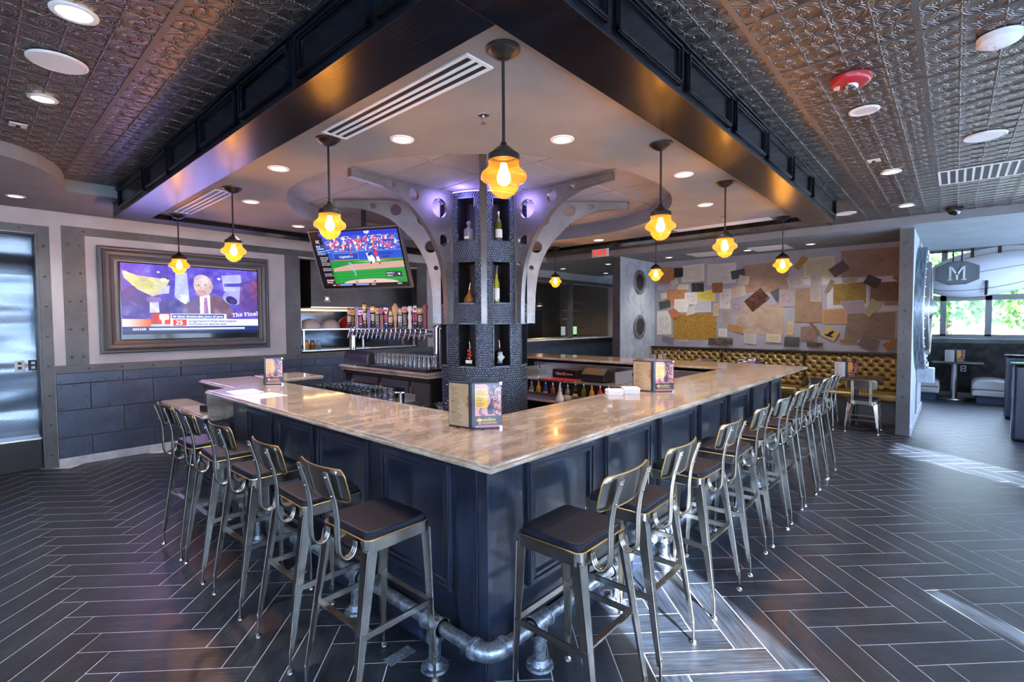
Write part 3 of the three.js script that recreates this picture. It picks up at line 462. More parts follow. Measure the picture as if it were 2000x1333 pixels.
function makeSeat(name, label, category, H, cushioned, backMat) { // H: height of the seat frame's top
  const t = thing(name, label, category), w = 0.18, d = 0.165, low = H < 0.6, e = low ? 0.02 : 0;
  const rrect = (hw, hd, r) => { const s = new THREE.Shape(); s.absarc(hw - r, hd - r, r, 0, Math.PI / 2); s.absarc(-hw + r, hd - r, r, Math.PI / 2, Math.PI); s.absarc(-hw + r, -hd + r, r, Math.PI, Math.PI * 1.5); s.absarc(hw - r, -hd + r, r, Math.PI * 1.5, Math.PI * 2); return s; };
  part(t, 'seat_frame', tm(flatPlan(ext(rrect(w, d, 0.035), 0.048, 0.004, 2, 6), H - 0.004)), MT.stool);
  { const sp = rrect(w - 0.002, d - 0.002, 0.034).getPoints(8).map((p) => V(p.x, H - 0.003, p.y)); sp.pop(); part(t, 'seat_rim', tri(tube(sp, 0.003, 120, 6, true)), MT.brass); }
  if (cushioned) part(t, 'cushion', (() => { const g = ext(rrect(w - 0.012, d - 0.012, 0.035), 0.010, 0.012, 4, 6); return tri(flatPlan(g, H + 0.014)); })(), MT.cushion);
  for (const sx of [-1, 1]) for (const sz of [-1, 1]) {
    const rear = sz > 0, T0 = V(sx * (w - 0.004), H - 0.035, sz * (d - 0.006)), B0 = V(sx * (w + 0.02), 0.085, rear ? d + (low ? 0.05 : 0.085) : -d - (low ? 0.03 : 0.0)), up = T0.clone().lerp(B0, 0);
    const fl = (dir, nrm) => quadPlate(T0, T0.clone().addScaledVector(dir, 0.048), B0.clone().addScaledVector(dir, 0.020), B0, nrm, 0.003);
    const g = [fl(V(-sx, 0, 0), V(0, 0, -sz)), fl(V(0, 0, -sz), V(-sx, 0, 0))], foot = V(B0.x - sx * 0.004, 0.012, B0.z - sz * 0.003);
    g.push(rod(B0.clone().add(V(-sx * 0.005, 0.03, -sz * 0.005)), foot, 0.008, 0.006, 8), cyl(0.019, 0.017, 0.008, foot.x, 0.004, foot.z, 14), cyl(0.015, 0.007, 0.01, foot.x, 0.013, foot.z, 14), rod(T0.clone().add(V(0, -0.005, 0)), B0, 0.004, 0.003, 6));
    part(t, 'leg', tm(...g), MT.stool);
  }
  const yB = low ? 0.19 : 0.375, k = (H - 0.035 - yB) / (H - 0.12), at = (sx, sz) => { const rear = sz > 0; return V(sx * (w - 0.006 + 0.022 * k), yB, sz > 0 ? (d - 0.006) + ((low ? 0.05 : 0.085) + 0.006) * k : -d + 0.006 - ((low ? 0.03 : 0.0) + 0.006) * k); };
  for (const sx of [-1, 1]) part(t, 'stretcher', tri(bar(at(sx, -1), at(sx, 1), 0.010, 0.026)), MT.stool);
  part(t, 'stretcher', tri(bar(at(-1, -1), at(1, -1), 0.010, 0.026)), MT.stool);
  part(t, 'stretcher', tri(bar(at(-1, 1).add(V(0, -0.012, -0.045)), at(1, 1).add(V(0, -0.012, -0.045)), 0.026, 0.010)), MT.stool);
  const by = H + 0.175, bh = 0.135;
  for (const x of [-0.107, 0.107]) {
    const pts = curvePts([[H - 0.008, d + 0.006], [H - 0.04, d + 0.010], [H - 0.064, d + 0.028], [H - 0.068, d + 0.052], [H - 0.045, d + 0.076], [H + 0.0, d + 0.083], [H + 0.10, d + 0.085], [H + 0.18, d + 0.096], [H + 0.30, d + 0.132]], 26);
    const rails = [-0.012, 0, 0.012].map((o) => tube(pts.map(([y, z]) => V(x + o, y, z + 0.002)), 0.0055, 40, 6));
    part(t, 'back_upright', tm(...ribbon(pts, x, 0.026, 0.003), ...rails, mv(new THREE.SphereGeometry(0.006, 8, 6), x, H + 0.28, d + 0.132), mv(new THREE.SphereGeometry(0.006, 8, 6), x, H + 0.2, d + 0.108)), MT.stool);
  }
  const pos = [], nu = 18, nv = 7, P = (u, v, o) => { const r = 0.028, yy = v * bh, e0 = Math.min(yy, bh - yy), c = e0 < r ? r - Math.sqrt(Math.max(0, r * r - (r - e0) ** 2)) : 0; return V(u * (w - c), by + yy, d + 0.088 + 0.034 * v - 0.026 * (u * u) + 0.004 + o); };
  for (const [o, s] of [[0, 1], [-0.004, -1]]) for (let i = 0; i < nu; i++) for (let j = 0; j < nv; j++) { const q = [P(i / nu * 2 - 1, j / nv, o), P((i + 1) / nu * 2 - 1, j / nv, o), P((i + 1) / nu * 2 - 1, (j + 1) / nv, o), P(i / nu * 2 - 1, (j + 1) / nv, o)]; const f = s > 0 ? [0, 1, 2, 0, 2, 3] : [0, 2, 1, 0, 3, 2]; for (const n of f) pos.push(...q[n].toArray()); }
  const bg = new THREE.BufferGeometry(); bg.setAttribute('position', new THREE.Float32BufferAttribute(pos, 3)); bg.setAttribute('uv', new THREE.Float32BufferAttribute(new Array(pos.length / 3 * 2).fill(0), 2)); bg.computeVertexNormals();
  const rim = []; for (let i = 0; i <= 16; i++) rim.push(P(i / 8 - 1, 0, -0.002)); for (let j = 1; j < 8; j++) rim.push(P(1, j / 8, -0.002)); for (let i = 16; i >= 0; i--) rim.push(P(i / 8 - 1, 1, -0.002)); for (let j = 7; j > 0; j--) rim.push(P(-1, j / 8, -0.002));
  const back = part(t, 'backrest', tri(bg), backMat ?? MT.stool);
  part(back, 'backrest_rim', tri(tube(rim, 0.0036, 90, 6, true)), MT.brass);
  return t;
}
{
  const ord = ['nearest the bar corner', 'second from the bar corner', 'third from the bar corner', 'fourth from the bar corner', 'fifth from the bar corner', 'sixth from the bar corner', 'seventh from the bar corner', 'eighth from the bar corner', 'farthest from the bar corner'];
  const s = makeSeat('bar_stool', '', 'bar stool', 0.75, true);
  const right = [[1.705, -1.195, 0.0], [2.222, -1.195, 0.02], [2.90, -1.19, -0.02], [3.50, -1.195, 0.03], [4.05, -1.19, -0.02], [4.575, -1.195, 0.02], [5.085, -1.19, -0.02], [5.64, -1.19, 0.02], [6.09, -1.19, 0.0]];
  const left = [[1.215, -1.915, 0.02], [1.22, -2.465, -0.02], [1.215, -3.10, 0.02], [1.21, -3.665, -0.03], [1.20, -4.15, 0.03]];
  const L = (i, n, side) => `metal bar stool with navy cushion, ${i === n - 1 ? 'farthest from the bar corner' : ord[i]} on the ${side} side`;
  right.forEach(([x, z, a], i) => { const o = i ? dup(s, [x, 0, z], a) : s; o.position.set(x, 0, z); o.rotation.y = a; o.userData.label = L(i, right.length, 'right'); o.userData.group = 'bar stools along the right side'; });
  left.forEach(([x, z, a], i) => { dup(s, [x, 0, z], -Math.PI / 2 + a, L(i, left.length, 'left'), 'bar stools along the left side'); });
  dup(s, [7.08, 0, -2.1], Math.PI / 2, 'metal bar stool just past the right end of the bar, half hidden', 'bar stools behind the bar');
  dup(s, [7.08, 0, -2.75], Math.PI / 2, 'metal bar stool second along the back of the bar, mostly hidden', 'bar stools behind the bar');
}
// ---------- mosaic column with bottle niches and arched brackets ----------
const CR = 0.47, NICHE = [[2.45, 2.87], [1.825, 2.235], [1.18, 1.605]], NH = 0.196; // niche half angle
const CAMAZ = Math.PI * 0.75; // azimuth (atan2(z, x)) of the bar corner as seen from the column
{
  const t = thing('mosaic_column', 'round column in glossy navy hexagon mosaic with bottle niches', 'column', [CC[0], 0, CC[1]]);
  // core: rings between the niche rows, piers between the niches
  const arc = (r, y0, y1, a0, a1, seg) => new THREE.CylinderGeometry(r, r, y1 - y0, seg, 1, true, a0, a1 - a0).translate(0, (y0 + y1) / 2, 0);
  const cy = (az) => Math.PI / 2 - az; // azimuth to CylinderGeometry's theta (sin, cos)
  const core = [], rows = [...NICHE].sort((a, b) => a[0] - b[0]); let y = 0;
  for (const [a, b] of rows) { core.push(arc(CR - 0.006, y, a, 0, Math.PI * 2, 64)); for (let k = 0; k < 8; k++) { const c = CAMAZ + (k + 0.5) * Math.PI / 4; core.push(arc(CR - 0.006, a, b, cy(c + Math.PI / 4 - NH), cy(c + NH), 8)); } y = b; }
  core.push(arc(CR - 0.006, y, 2.956, 0, Math.PI * 2, 64));
  part(t, 'column_core', tm(...core), MT.hexGrout);
  for (const [a, b] of rows) for (let k = 0; k < 8; k++) {
    const c = CAMAZ + (k + 0.5) * Math.PI / 4, hw = Math.sin(NH) * CR, n = part(t, 'niche', tm(span(-hw, hw, a, b, 0.20, 0.21), span(-hw - 0.006, -hw, a, b, 0.2, CR - 0.01), span(hw, hw + 0.006, a, b, 0.2, CR - 0.01), span(-hw, hw, a - 0.006, a, 0.2, CR - 0.012), span(-hw, hw, b, b + 0.006, 0.2, CR - 0.012)), MT.niche);
    n.rotation.y = cy(c);
    const tr = part(n, 'niche_trim', tm(span(-hw - 0.004, -hw + 0.003, a, b, CR - 0.03, CR - 0.006), span(hw - 0.003, hw + 0.004, a, b, CR - 0.03, CR - 0.006)), MT.hexTile);
  }
  // hexagon tiles
  const p = 0.0275, dy = p * 0.866, n = Math.round(2 * Math.PI * CR / p), rowsN = Math.floor(2.94 / dy), list = [];
  const hx = mg(cyl(0.0136, 0.0122, 0.003, 0, 0.0015, 0, 6), cyl(0.0122, 0.0085, 0.0024, 0, 0.0042, 0, 6), cyl(0.0085, 0.002, 0.0012, 0, 0.006, 0, 6)).rotateX(Math.PI / 2);
  for (let j = 0; j < rowsN; j++) for (let i = 0; i < n; i++) {
    const az = (i + (j % 2) * 0.5) / n * 2 * Math.PI, yy = 0.012 + j * dy, loc = ((az - CAMAZ) % (Math.PI / 4) + Math.PI / 4) % (Math.PI / 4) - Math.PI / 8;
    if (Math.abs(loc) < NH + 0.012 && NICHE.some(([a, b]) => yy > a - 0.008 && yy < b + 0.008)) continue;
    list.push([az, yy]);
  }
  const im = new THREE.InstancedMesh(hx, MT.hexTile, list.length), q = new THREE.Object3D();
  list.forEach(([az, yy], i) => { q.position.set((CR - 0.006) * Math.cos(az), yy, (CR - 0.006) * Math.sin(az)); q.rotation.set(rr(-0.05, 0.05), cy(az) + rr(-0.05, 0.05), 0, 'YXZ'); q.updateMatrix(); im.setMatrixAt(i, q.matrix); });
  im.name = 'mosaic_tiles'; im.userData = { kind: 'stuff' }; t.add(im);
  // eight brackets
  const arcP = [[1.60, 2.868], [1.40, 2.858], [1.24, 2.834], [1.01, 2.742], [0.813, 2.57], [0.70, 2.42], [0.607, 2.21], [0.565, 1.95], [0.555, 1.61]].map(([x, y]) => new THREE.Vector2(x, y));
  const curve = new THREE.SplineCurve(arcP).getPoints(48), mk = (pts) => new THREE.Shape(pts);
  const inset = curve.map((c, i) => { const a = curve[Math.max(0, i - 1)], b = curve[Math.min(curve.length - 1, i + 1)], d = b.clone().sub(a).normalize(); return new THREE.Vector2(c.x + d.y * 0.006, c.y - d.x * 0.006); });
  const web = mk([new THREE.Vector2(CR + 0.004, 1.615), new THREE.Vector2(CR + 0.004, 2.936), new THREE.Vector2(1.592, 2.936), ...inset]);
  for (const [r, y, R] of [[0.632, 2.765, 0.095], [0.944, 2.84, 0.058], [1.185, 2.888, 0.027], [0.575, 2.448, 0.064], [0.52, 2.22, 0.026]]) { const h = new THREE.Path(); h.absarc(r, y, R, 0, Math.PI * 2, true); web.holes.push(h); }
  const off = curve.map((c, i) => { const a = curve[Math.max(0, i - 1)], b = curve[Math.min(curve.length - 1, i + 1)], d = b.clone().sub(a).normalize(); return new THREE.Vector2(c.x + d.y * 0.014, c.y - d.x * 0.014); });
  const flange = mk([...curve, ...off.reverse()]);
  const webG = tri(ext(web, 0.034, 0, 1, 28).translate(0, 0, -0.017)), flG = tm(ext(flange, 0.058, 0, 1).translate(0, 0, -0.029), span(CR, 1.60, 2.925, 2.942, -0.029, 0.029), span(1.585, 1.602, 2.868, 2.94, -0.029, 0.029), span(CR, CR + 0.014, 1.61, 2.94, -0.029, 0.029));
  for (let k = 0; k < 8; k++) { const o = part(t, 'bracket', webG, MT.bracket); o.rotation.y = -(CAMAZ + k * Math.PI / 4); part(o, 'bracket_flange', flG, MT.bracket); }
}
// bottles standing in the niches that face the bar corner
const bottleG = (pts) => lathe(pts, 24);
const glassOf = (r, g, b, tr = 0.35) => phys({ color: C(r, g, b), transmission: tr, roughness: 0.06, ior: 1.5, clearcoat: 0.8, clearcoatRoughness: 0.03 });
const BM = { clear: glassOf(0.75, 0.80, 0.80, 0.8), green: glassOf(0.12, 0.17, 0.015), dark: phys({ color: C(0.012, 0.01, 0.01), roughness: 0.08, clearcoat: 0.8 }), brown: glassOf(0.35, 0.14, 0.03), blue: glassOf(0.03, 0.07, 0.5), amber: glassOf(0.75, 0.42, 0.06), red: phys({ color: C(0.45, 0.03, 0.03), roughness: 0.3, clearcoat: 0.4 }), olive: glassOf(0.5, 0.5, 0.06), foil: std({ color: C(0.6, 0.45, 0.12), metalness: 0.8, roughness: 0.35 }), label: std({ color: C(0.72, 0.70, 0.64), roughness: 0.7 }), labelBlue: std({ color: C(0.42, 0.47, 0.48), roughness: 0.6 }), liquor: std({ color: C(0.5, 0.2, 0.03), roughness: 0.2 }) };
function nicheAt(k, row, r = 0.395, off = 0) { const c = CAMAZ + (k + 0.5) * Math.PI / 4; return [CC[0] + r * Math.cos(c) - off * Math.sin(c), NICHE[row][0] + 0.002, CC[1] + r * Math.sin(c) + off * Math.cos(c)]; }
{
  const ry = (k) => Math.PI / 2 - (CAMAZ + (k + 0.5) * Math.PI / 4);
  // k = 0 is the niche on the left as seen from the corner, k = 7 the one on the right
  let b = thing('decanter', 'clear crystal decanter with faceted stopper in the top left niche', 'bottle', nicheAt(0, 0), ry(0));
  part(b, 'body', bottleG([[0, 0], [0.052, 0.002], [0.055, 0.02], [0.052, 0.11], [0.04, 0.128], [0.018, 0.134], [0.016, 0.15], [0.02, 0.152]]), BM.clear);
  part(b, 'stopper', new THREE.IcosahedronGeometry(0.03, 0).translate(0, 0.182, 0), BM.clear); part(b, 'label', tri(box(0.05, 0.025, 0.002, 0, 0.03, 0.0555)), BM.label);
  b = thing('wine_bottle', 'green wine bottle with gold neck foil in the top right niche', 'bottle', nicheAt(7, 0), ry(7));
  part(b, 'body', bottleG([[0, 0], [0.037, 0.001], [0.039, 0.012], [0.039, 0.16], [0.03, 0.2], [0.015, 0.235], [0.0135, 0.30], [0, 0.301]]), BM.green);
  part(b, 'foil', bottleG([[0.0142, 0.24], [0.0145, 0.30], [0, 0.303]]), BM.foil); part(b, 'label', new THREE.CylinderGeometry(0.0396, 0.0396, 0.085, 20, 1, true, -1.3, 2.6).translate(0, 0.075, 0), BM.label);
  b = thing('wine_bottle', 'second green bottle at the edge of the top right niche', 'bottle', nicheAt(7, 0, 0.37, 0.075), ry(7));
  part(b, 'body', bottleG([[0, 0], [0.034, 0.001], [0.036, 0.012], [0.036, 0.12], [0.02, 0.18], [0.013, 0.25], [0, 0.251]]), BM.green);
  b = thing('liquor_bottle', 'dark squat bottle with pourer in the middle left niche', 'bottle', nicheAt(0, 1), ry(0));
  part(b, 'body', bottleG([[0, 0], [0.058, 0.001], [0.06, 0.02], [0.055, 0.05], [0.035, 0.075], [0.016, 0.10], [0.014, 0.135], [0, 0.136]]), BM.brown); part(b, 'pourer', tm(rod(V(0, 0.13, 0), V(0.005, 0.165, 0), 0.01, 0.006), rod(V(0.005, 0.165, 0), V(0.012, 0.2, 0), 0.0045)), MT.steel);
  b = thing('liquor_bottle', 'tall pale bottle with yellow liquid in the middle right niche', 'bottle', nicheAt(7, 1, 0.40, 0.03), ry(7));
  part(b, 'body', bottleG([[0, 0], [0.03, 0.001], [0.032, 0.012], [0.032, 0.2], [0.014, 0.25], [0.013, 0.3], [0, 0.301]]), BM.olive); part(b, 'pourer', tm(rod(V(0, 0.3, 0), V(0.004, 0.335, 0), 0.01, 0.006), rod(V(0.004, 0.335, 0), V(0.014, 0.375, 0), 0.0045)), MT.steel); part(b, 'label', new THREE.CylinderGeometry(0.0326, 0.0326, 0.11, 20, 1, true, -1.3, 2.6).translate(0, 0.09, 0), BM.label);
  b = thing('liquor_bottle', 'bottle with red ribbon and pourer in the bottom left niche', 'bottle', nicheAt(0, 2), ry(0));
  part(b, 'body', tri(rbox(0.088, 0.075, 0.06, 0.012, 0, 0.0385, 0)), BM.dark); part(b, 'neck', bottleG([[0.036, 0.07], [0.024, 0.10], [0.013, 0.13], [0.013, 0.17], [0.016, 0.175], [0, 0.18]]), BM.dark);
  part(b, 'ribbon', tm(tube([V(0.012, 0.17, 0.012), V(-0.018, 0.155, 0.018), V(0.02, 0.135, 0.02), V(-0.012, 0.115, 0.026), V(0.03, 0.105, 0.03), V(-0.02, 0.08, 0.034)], 0.008, 30, 6)), BM.red); part(b, 'label', tri(box(0.07, 0.032, 0.002, 0, 0.042, 0.031)), BM.label); part(b, 'pourer', tm(rod(V(0, 0.178, 0), V(0.003, 0.2, 0), 0.01, 0.006), rod(V(0.003, 0.2, 0), V(-0.006, 0.245, 0), 0.0045)), MT.steel);
  b = thing('liquor_bottle', 'black apothecary bottle with diamond label in the bottom right niche', 'bottle', nicheAt(7, 2), ry(7));
  part(b, 'body', bottleG([[0, 0], [0.044, 0.001], [0.046, 0.012], [0.046, 0.135], [0.035, 0.155], [0.015, 0.16], [0.015, 0.185], [0.019, 0.19], [0, 0.192]]), BM.dark); part(b, 'label', tri(box(0.058, 0.058, 0.002).rotateZ(Math.PI / 4).translate(0, 0.085, 0.0465)), BM.labelBlue); part(b, 'pourer', tm(rod(V(0, 0.19, 0), V(0.003, 0.215, 0), 0.01, 0.006), rod(V(0.003, 0.215, 0), V(-0.004, 0.26, 0), 0.0045)), MT.steel);
}

{ // unseen purple strip added to give the glow at the column head
  const t = thing('added_glow_strip', 'thin added purple light strip round the top of the mosaic column', 'light strip', [CC[0], 2.935, CC[1]]);
  for (let k = 0; k < 8; k++) {
    const a0 = CAMAZ + k * Math.PI / 4 + 0.09, a1 = CAMAZ + (k + 1) * Math.PI / 4 - 0.09, pts = Array.from({ length: 7 }, (_, i) => { const a = a0 + (a1 - a0) * i / 6; return V(0.485 * Math.cos(a), 0, 0.485 * Math.sin(a)); });
    part(t, 'light_segment', tube(pts, 0.006, 12, 6), std({ color: C(0.3, 0.2, 0.6), emissive: C(0.42, 0.28, 1), emissiveIntensity: 2 }));
    const l = new THREE.PointLight(C(0.40, 0.30, 1.0), 0.34), am = (a0 + a1) / 2; l.position.set(0.56 * Math.cos(am), -0.05, 0.56 * Math.sin(am)); l.shadow.radius = 5; t.add(l);
  }
}
// ---------- pendants ----------
{
  const prof = [[0.0, 0.0], [0.012, 0.0015], [0.03, 0.009], [0.052, 0.026], [0.063, 0.046], [0.066, 0.060], [0.074, 0.068], [0.092, 0.076], [0.099, 0.086], [0.100, 0.095], [0.097, 0.106], [0.086, 0.116], [0.074, 0.126], [0.067, 0.140], [0.065, 0.158], [0.064, 0.176]];
  const y0 = 2.162, t = thing('pendant_lamp', '', 'pendant lamp');
  part(t, 'canopy', lathe([[0, 2.752], [0.012, 2.752], [0.03, 2.757], [0.055, 2.772], [0.062, 2.784], [0.066, 2.786], [0.074, 2.788], [0.076, 2.794], [0.076, GC]].map(([r, y]) => [r, y]), 32), MT.bronze);
  part(t, 'rod', cyl(0.007, 0.007, 2.755 - 2.39, 0, (2.755 + 2.39) / 2, 0, 12), MT.bronze);
  part(t, 'fitter', lathe([[0.068, y0 + 0.160], [0.069, y0 + 0.186], [0.062, y0 + 0.190], [0.05, y0 + 0.2], [0.03, y0 + 0.218], [0.016, y0 + 0.226], [0.012, y0 + 0.24], [0, y0 + 0.242]], 28), MT.bronze);
  const gl = lathe(prof, 40); { const uv = gl.attributes.uv; for (let i = 0; i < uv.count; i++) uv.setXY(i, uv.getX(i) * 2, uv.getY(i)); }
  part(t, 'shade', gl.translate(0, y0, 0), MT.amber);
  part(t, 'bulb', lathe([[0, y0 + 0.055], [0.014, y0 + 0.058], [0.026, y0 + 0.07], [0.030, y0 + 0.085], [0.027, y0 + 0.104], [0.017, y0 + 0.128], [0.014, y0 + 0.15], [0, y0 + 0.151]], 20), MT.bulb);
  const pos = [[1.584, -1.465, 'amber glass pendant lamp hanging over the near bar corner'], [3.117, -1.47, 'amber glass pendant lamp over the right counter, second from the corner'], [4.342, -1.47, 'amber glass pendant lamp over the right counter, third from the corner'], [6.239, -1.475, 'amber glass pendant lamp at the far end of the right counter'], [1.594, -2.993, 'amber glass pendant lamp in front of the hanging television'], [1.598, -4.678, 'amber glass pendant lamp hanging before the top of the framed television'], [1.586, -6.236, 'amber glass pendant lamp farthest left, before the framed television screen'], [6.25, -3.01, 'amber glass pendant lamp over the back counter beside the porthole wall'], [6.26, -4.697, 'small far amber pendant lamp over the back counter by the mosaic column']];
  pos.forEach(([x, z, label], i) => {
    const o = i ? dup(t, [x, 0, z], 0) : t; o.position.set(x, 0, z); o.userData.label = label; o.userData.group = 'amber pendants round the bar';
    const l = new THREE.PointLight(C(1, 0.60, 0.26), 0.8); l.name = 'pendant_light'; l.position.set(0, y0 + 0.088, 0); l.shadow.radius = 1.3; o.add(l);
  });
}
// ---------- recessed downlights ----------
function downlight(x, y, z, label, group, on, I = 9, r = 0.075) {
  const t = thing('downlight', label, 'downlight', [x, y, z], 0, group);
  part(t, 'trim_ring', lathe([[r * 0.74, -0.004], [r * 0.80, -0.009], [r, -0.006], [r * 1.02, 0.0]], 28), MT.white);
  part(t, 'lens', cyl(r * 0.75, r * 0.75, 0.003, 0, -0.0035, 0, 28), on ? MT.lens : MT.lensOff);
  if (on) { const s = new THREE.SpotLight(C(1, 0.95, 0.89), I, 0, 1.05, 0.6); s.position.set(0, -0.02, 0); s.target.position.set(0, -1, 0); s.shadow.radius = 2.5; t.add(s, s.target); }
  return t;
}
{
  const g1 = 'downlights in the plaster ceiling round the bar', g2 = 'downlights in the pressed tin ceiling', g3 = 'downlights in the lower ceilings';
  for (const [x, z, l] of [[1.634, -3.825, 'second from the left, beyond the tall pendant'], [1.912, -2.65, 'left of the near pendant rod'], [2.607, -1.90, 'right of the near pendant rod'], [3.886, -1.641, 'on the right between two pendants'], [5.036, -1.902, 'far right, beside the third pendant rod'], [1.891, -5.056, 'far left above the framed television'], [2.75, -5.919, 'above the hanging television'], [6.146, -3.841, 'at the back beyond the column']]) downlight(x, GC, z, 'round recessed downlight in the plaster ceiling, ' + l, g1, true, 5.5);
  for (const [x, z, l, on, r] of [[0.377, -2.926, 'left tin ceiling, nearest the viewer', true, 0.085], [0.375, -4.164, 'left tin ceiling, beyond the speaker', true, 0.07], [4.004, -0.477, 'right tin ceiling, past the red alarm', false, 0.085], [5.828, -0.479, 'right tin ceiling, beyond the small sensor plate', true, 0.08], [7.664, -0.475, 'right tin ceiling, farthest from the viewer', true, 0.08]]) downlight(x, CH - 0.005, z, 'round recessed downlight, ' + l, g2, on, 4.5, r);
  for (const [x, z, l] of [[0.395, -6.935, 'low ceiling at the far left by the steel alcove'], [9.5, -4.30, 'alcove ceiling beside the porthole wall'], [9.52, -1.834, 'alcove ceiling above the right end of the posters'], [9.54, -2.83, 'alcove ceiling between the two vents'], [9.7, -7.05, 'corridor ceiling left of the exit sign'], [9.635, -5.77, 'corridor ceiling below the exit sign'], [11.4, -6.9, 'corridor ceiling farthest back']]) downlight(x, LOWC, z, 'round recessed downlight, ' + l, g3, true, l.includes('corridor') ? 8 : 5, 0.075);
  downlight(10.6, LOWC, 0.9, 'round recessed downlight in the low ceiling near the booths', g3, true, 7);
}
// ---------- other ceiling fittings ----------
const vent = (x0, x1, z0, z1, y, label, dir, n) => { // linear slots along dir
  const t = thing('air_vent', label, 'air vent', [(x0 + x1) / 2, y, (z0 + z1) / 2], 0, 'ceiling air vents'), w = x1 - x0, d = z1 - z0, f = 0.018;
  part(t, 'vent_frame', tm(span(-w / 2, w / 2, -0.008, 0, -d / 2, -d / 2 + f), span(-w / 2, w / 2, -0.008, 0, d / 2 - f, d / 2), span(-w / 2, -w / 2 + f, -0.008, 0, -d / 2 + f, d / 2 - f), span(w / 2 - f, w / 2, -0.008, 0, -d / 2 + f, d / 2 - f)), MT.white);
  part(t, 'vent_throat', tri(span(-w / 2 + f, w / 2 - f, -0.003, -0.001, -d / 2 + f, d / 2 - f)), MT.black);
  for (let i = 1; i <= n; i++) part(t, 'vent_blade', dir === 'z' ? tri(span(-w / 2 + f + (w - 2 * f) * i / (n + 1) - 0.009, -w / 2 + f + (w - 2 * f) * i / (n + 1) + 0.009, -0.0085, -0.002, -d / 2 + f, d / 2 - f)) : tri(span(-w / 2 + f, w / 2 - f, -0.0085, -0.002, -d / 2 + f + (d - 2 * f) * i / (n + 1) - 0.009, -d / 2 + f + (d - 2 * f) * i / (n + 1) + 0.009)), MT.white);
};
{
  vent(1.50, 1.665, -2.90, -1.60, GC, 'white two-slot linear vent in the plaster ceiling near the corner pendant', 'z', 2);
  vent(1.50, 1.665, -6.06, -4.80, GC, 'white two-slot linear vent near the far left pendants', 'z', 2);
  vent(6.14, 6.30, -2.72, -1.60, GC, 'white linear vent along the back of the plaster ceiling', 'z', 2);
  vent(6.14, 6.74, -0.155, 0.46, CH - 0.004, 'large white louvred vent in the right tin ceiling', 'x', 9);
  vent(9.25, 9.85, -2.75, -2.15, LOWC, 'square white louvred vent in the alcove ceiling, right of two', 'z', 8);
  vent(9.25, 9.85, -3.85, -3.2, LOWC, 'square white louvred vent in the alcove ceiling, left of two', 'z', 8);
  const spk = (x, z, r, l) => { const t = thing('ceiling_speaker', l, 'ceiling speaker', [x, CH - 0.005, z], 0, 'round ceiling speakers'); part(t, 'bezel', lathe([[r * 0.86, -0.006], [r * 0.9, -0.012], [r, -0.006], [r, 0]], 36), MT.white); part(t, 'grille', cyl(r * 0.87, r * 0.87, 0.004, 0, -0.006, 0, 36), MT.white); };
  spk(0.38, -3.531, 0.125, 'large white round speaker in the left tin ceiling'); spk(5.175, 0.134, 0.125, 'large white round speaker in the right tin ceiling'); spk(7.665, -1.085, 0.115, 'white round speaker beyond the end of the beam');
  let t = thing('fire_alarm', 'round red ceiling fire alarm marked FIRE with clear strobe', 'fire alarm', [3.426, CH - 0.006, -0.474], 0.2);
  part(t, 'body', lathe([[0, -0.042], [0.05, -0.042], [0.085, -0.036], [0.098, -0.022], [0.1, 0]], 36), MT.red); part(t, 'strobe', lathe([[0, -0.066], [0.02, -0.064], [0.036, -0.056], [0.04, -0.04]], 20), MT.chrome);
  part(t, 'label', mv(box(0.055, 0.002, 0.012), -0.005, -0.0435, -0.058), MT.white);
  t = thing('smoke_detector', 'white round smoke detector on the right tin ceiling', 'smoke detector', [3.408, CH - 0.006, 0.129]); part(t, 'body', lathe([[0, -0.05], [0.03, -0.05], [0.055, -0.044], [0.075, -0.034], [0.082, -0.026], [0.085, 0]], 32), MT.white); part(t, 'chamber', lathe([[0, -0.056], [0.018, -0.055], [0.022, -0.05]], 16), MT.white);
  const plate = (x, z, l) => { const t = thing('sensor_plate', l, 'sensor plate', [x, CH - 0.005, z]); part(t, 'plate', tri(rspan(-0.045, 0.045, -0.008, 0, -0.045, 0.045, 0.003)), MT.white); part(t, 'sensor', cyl(0.014, 0.011, 0.012, 0, -0.013, 0.0, 14), MT.black); };
  plate(0.303, -4.826, 'small white square sensor plate in the left tin ceiling'); plate(5.302, -0.555, 'small white square sensor plate in the right tin ceiling');
  const spr = (x, z, l) => { const t = thing('sprinkler', l, 'sprinkler', [x, GC, z], 0, 'ceiling sprinklers'); part(t, 'escutcheon', lathe([[0.01, -0.008], [0.03, -0.006], [0.036, 0]], 24), MT.chrome); part(t, 'head', tm(cyl(0.008, 0.008, 0.02, 0, -0.015, 0, 10), rod(V(-0.009, -0.022, 0), V(-0.004, -0.045, 0), 0.002), rod(V(0.009, -0.022, 0), V(0.004, -0.045, 0), 0.002), cyl(0.014, 0.014, 0.002, 0, -0.047, 0, 12)), MT.chrome); part(t, 'bulb', cyl(0.0025, 0.0025, 0.02, 0, -0.034, 0, 8), BM.red); };
  spr(2.005, -2.009, 'chrome sprinkler head in the plaster ceiling near the corner pendant'); spr(5.772, -1.972, 'chrome sprinkler head in the plaster ceiling at the far right');
  t = thing('dome_camera', 'black dome security camera at the far edge of the tin ceiling', 'security camera', [8.21, CH - 0.005, -0.043]); part(t, 'mount', cyl(0.085, 0.085, 0.03, 0, -0.015, 0, 24), MT.black); part(t, 'dome', new THREE.SphereGeometry(0.07, 24, 12, 0, Math.PI * 2, Math.PI / 2, Math.PI / 2).translate(0, -0.03, 0), MT.blackGloss);
  t = thing('exit_sign', 'white hanging sign with red EXIT letters before the porthole wall', 'exit sign', [8.0, 2.905, -4.96], -Math.PI / 2);
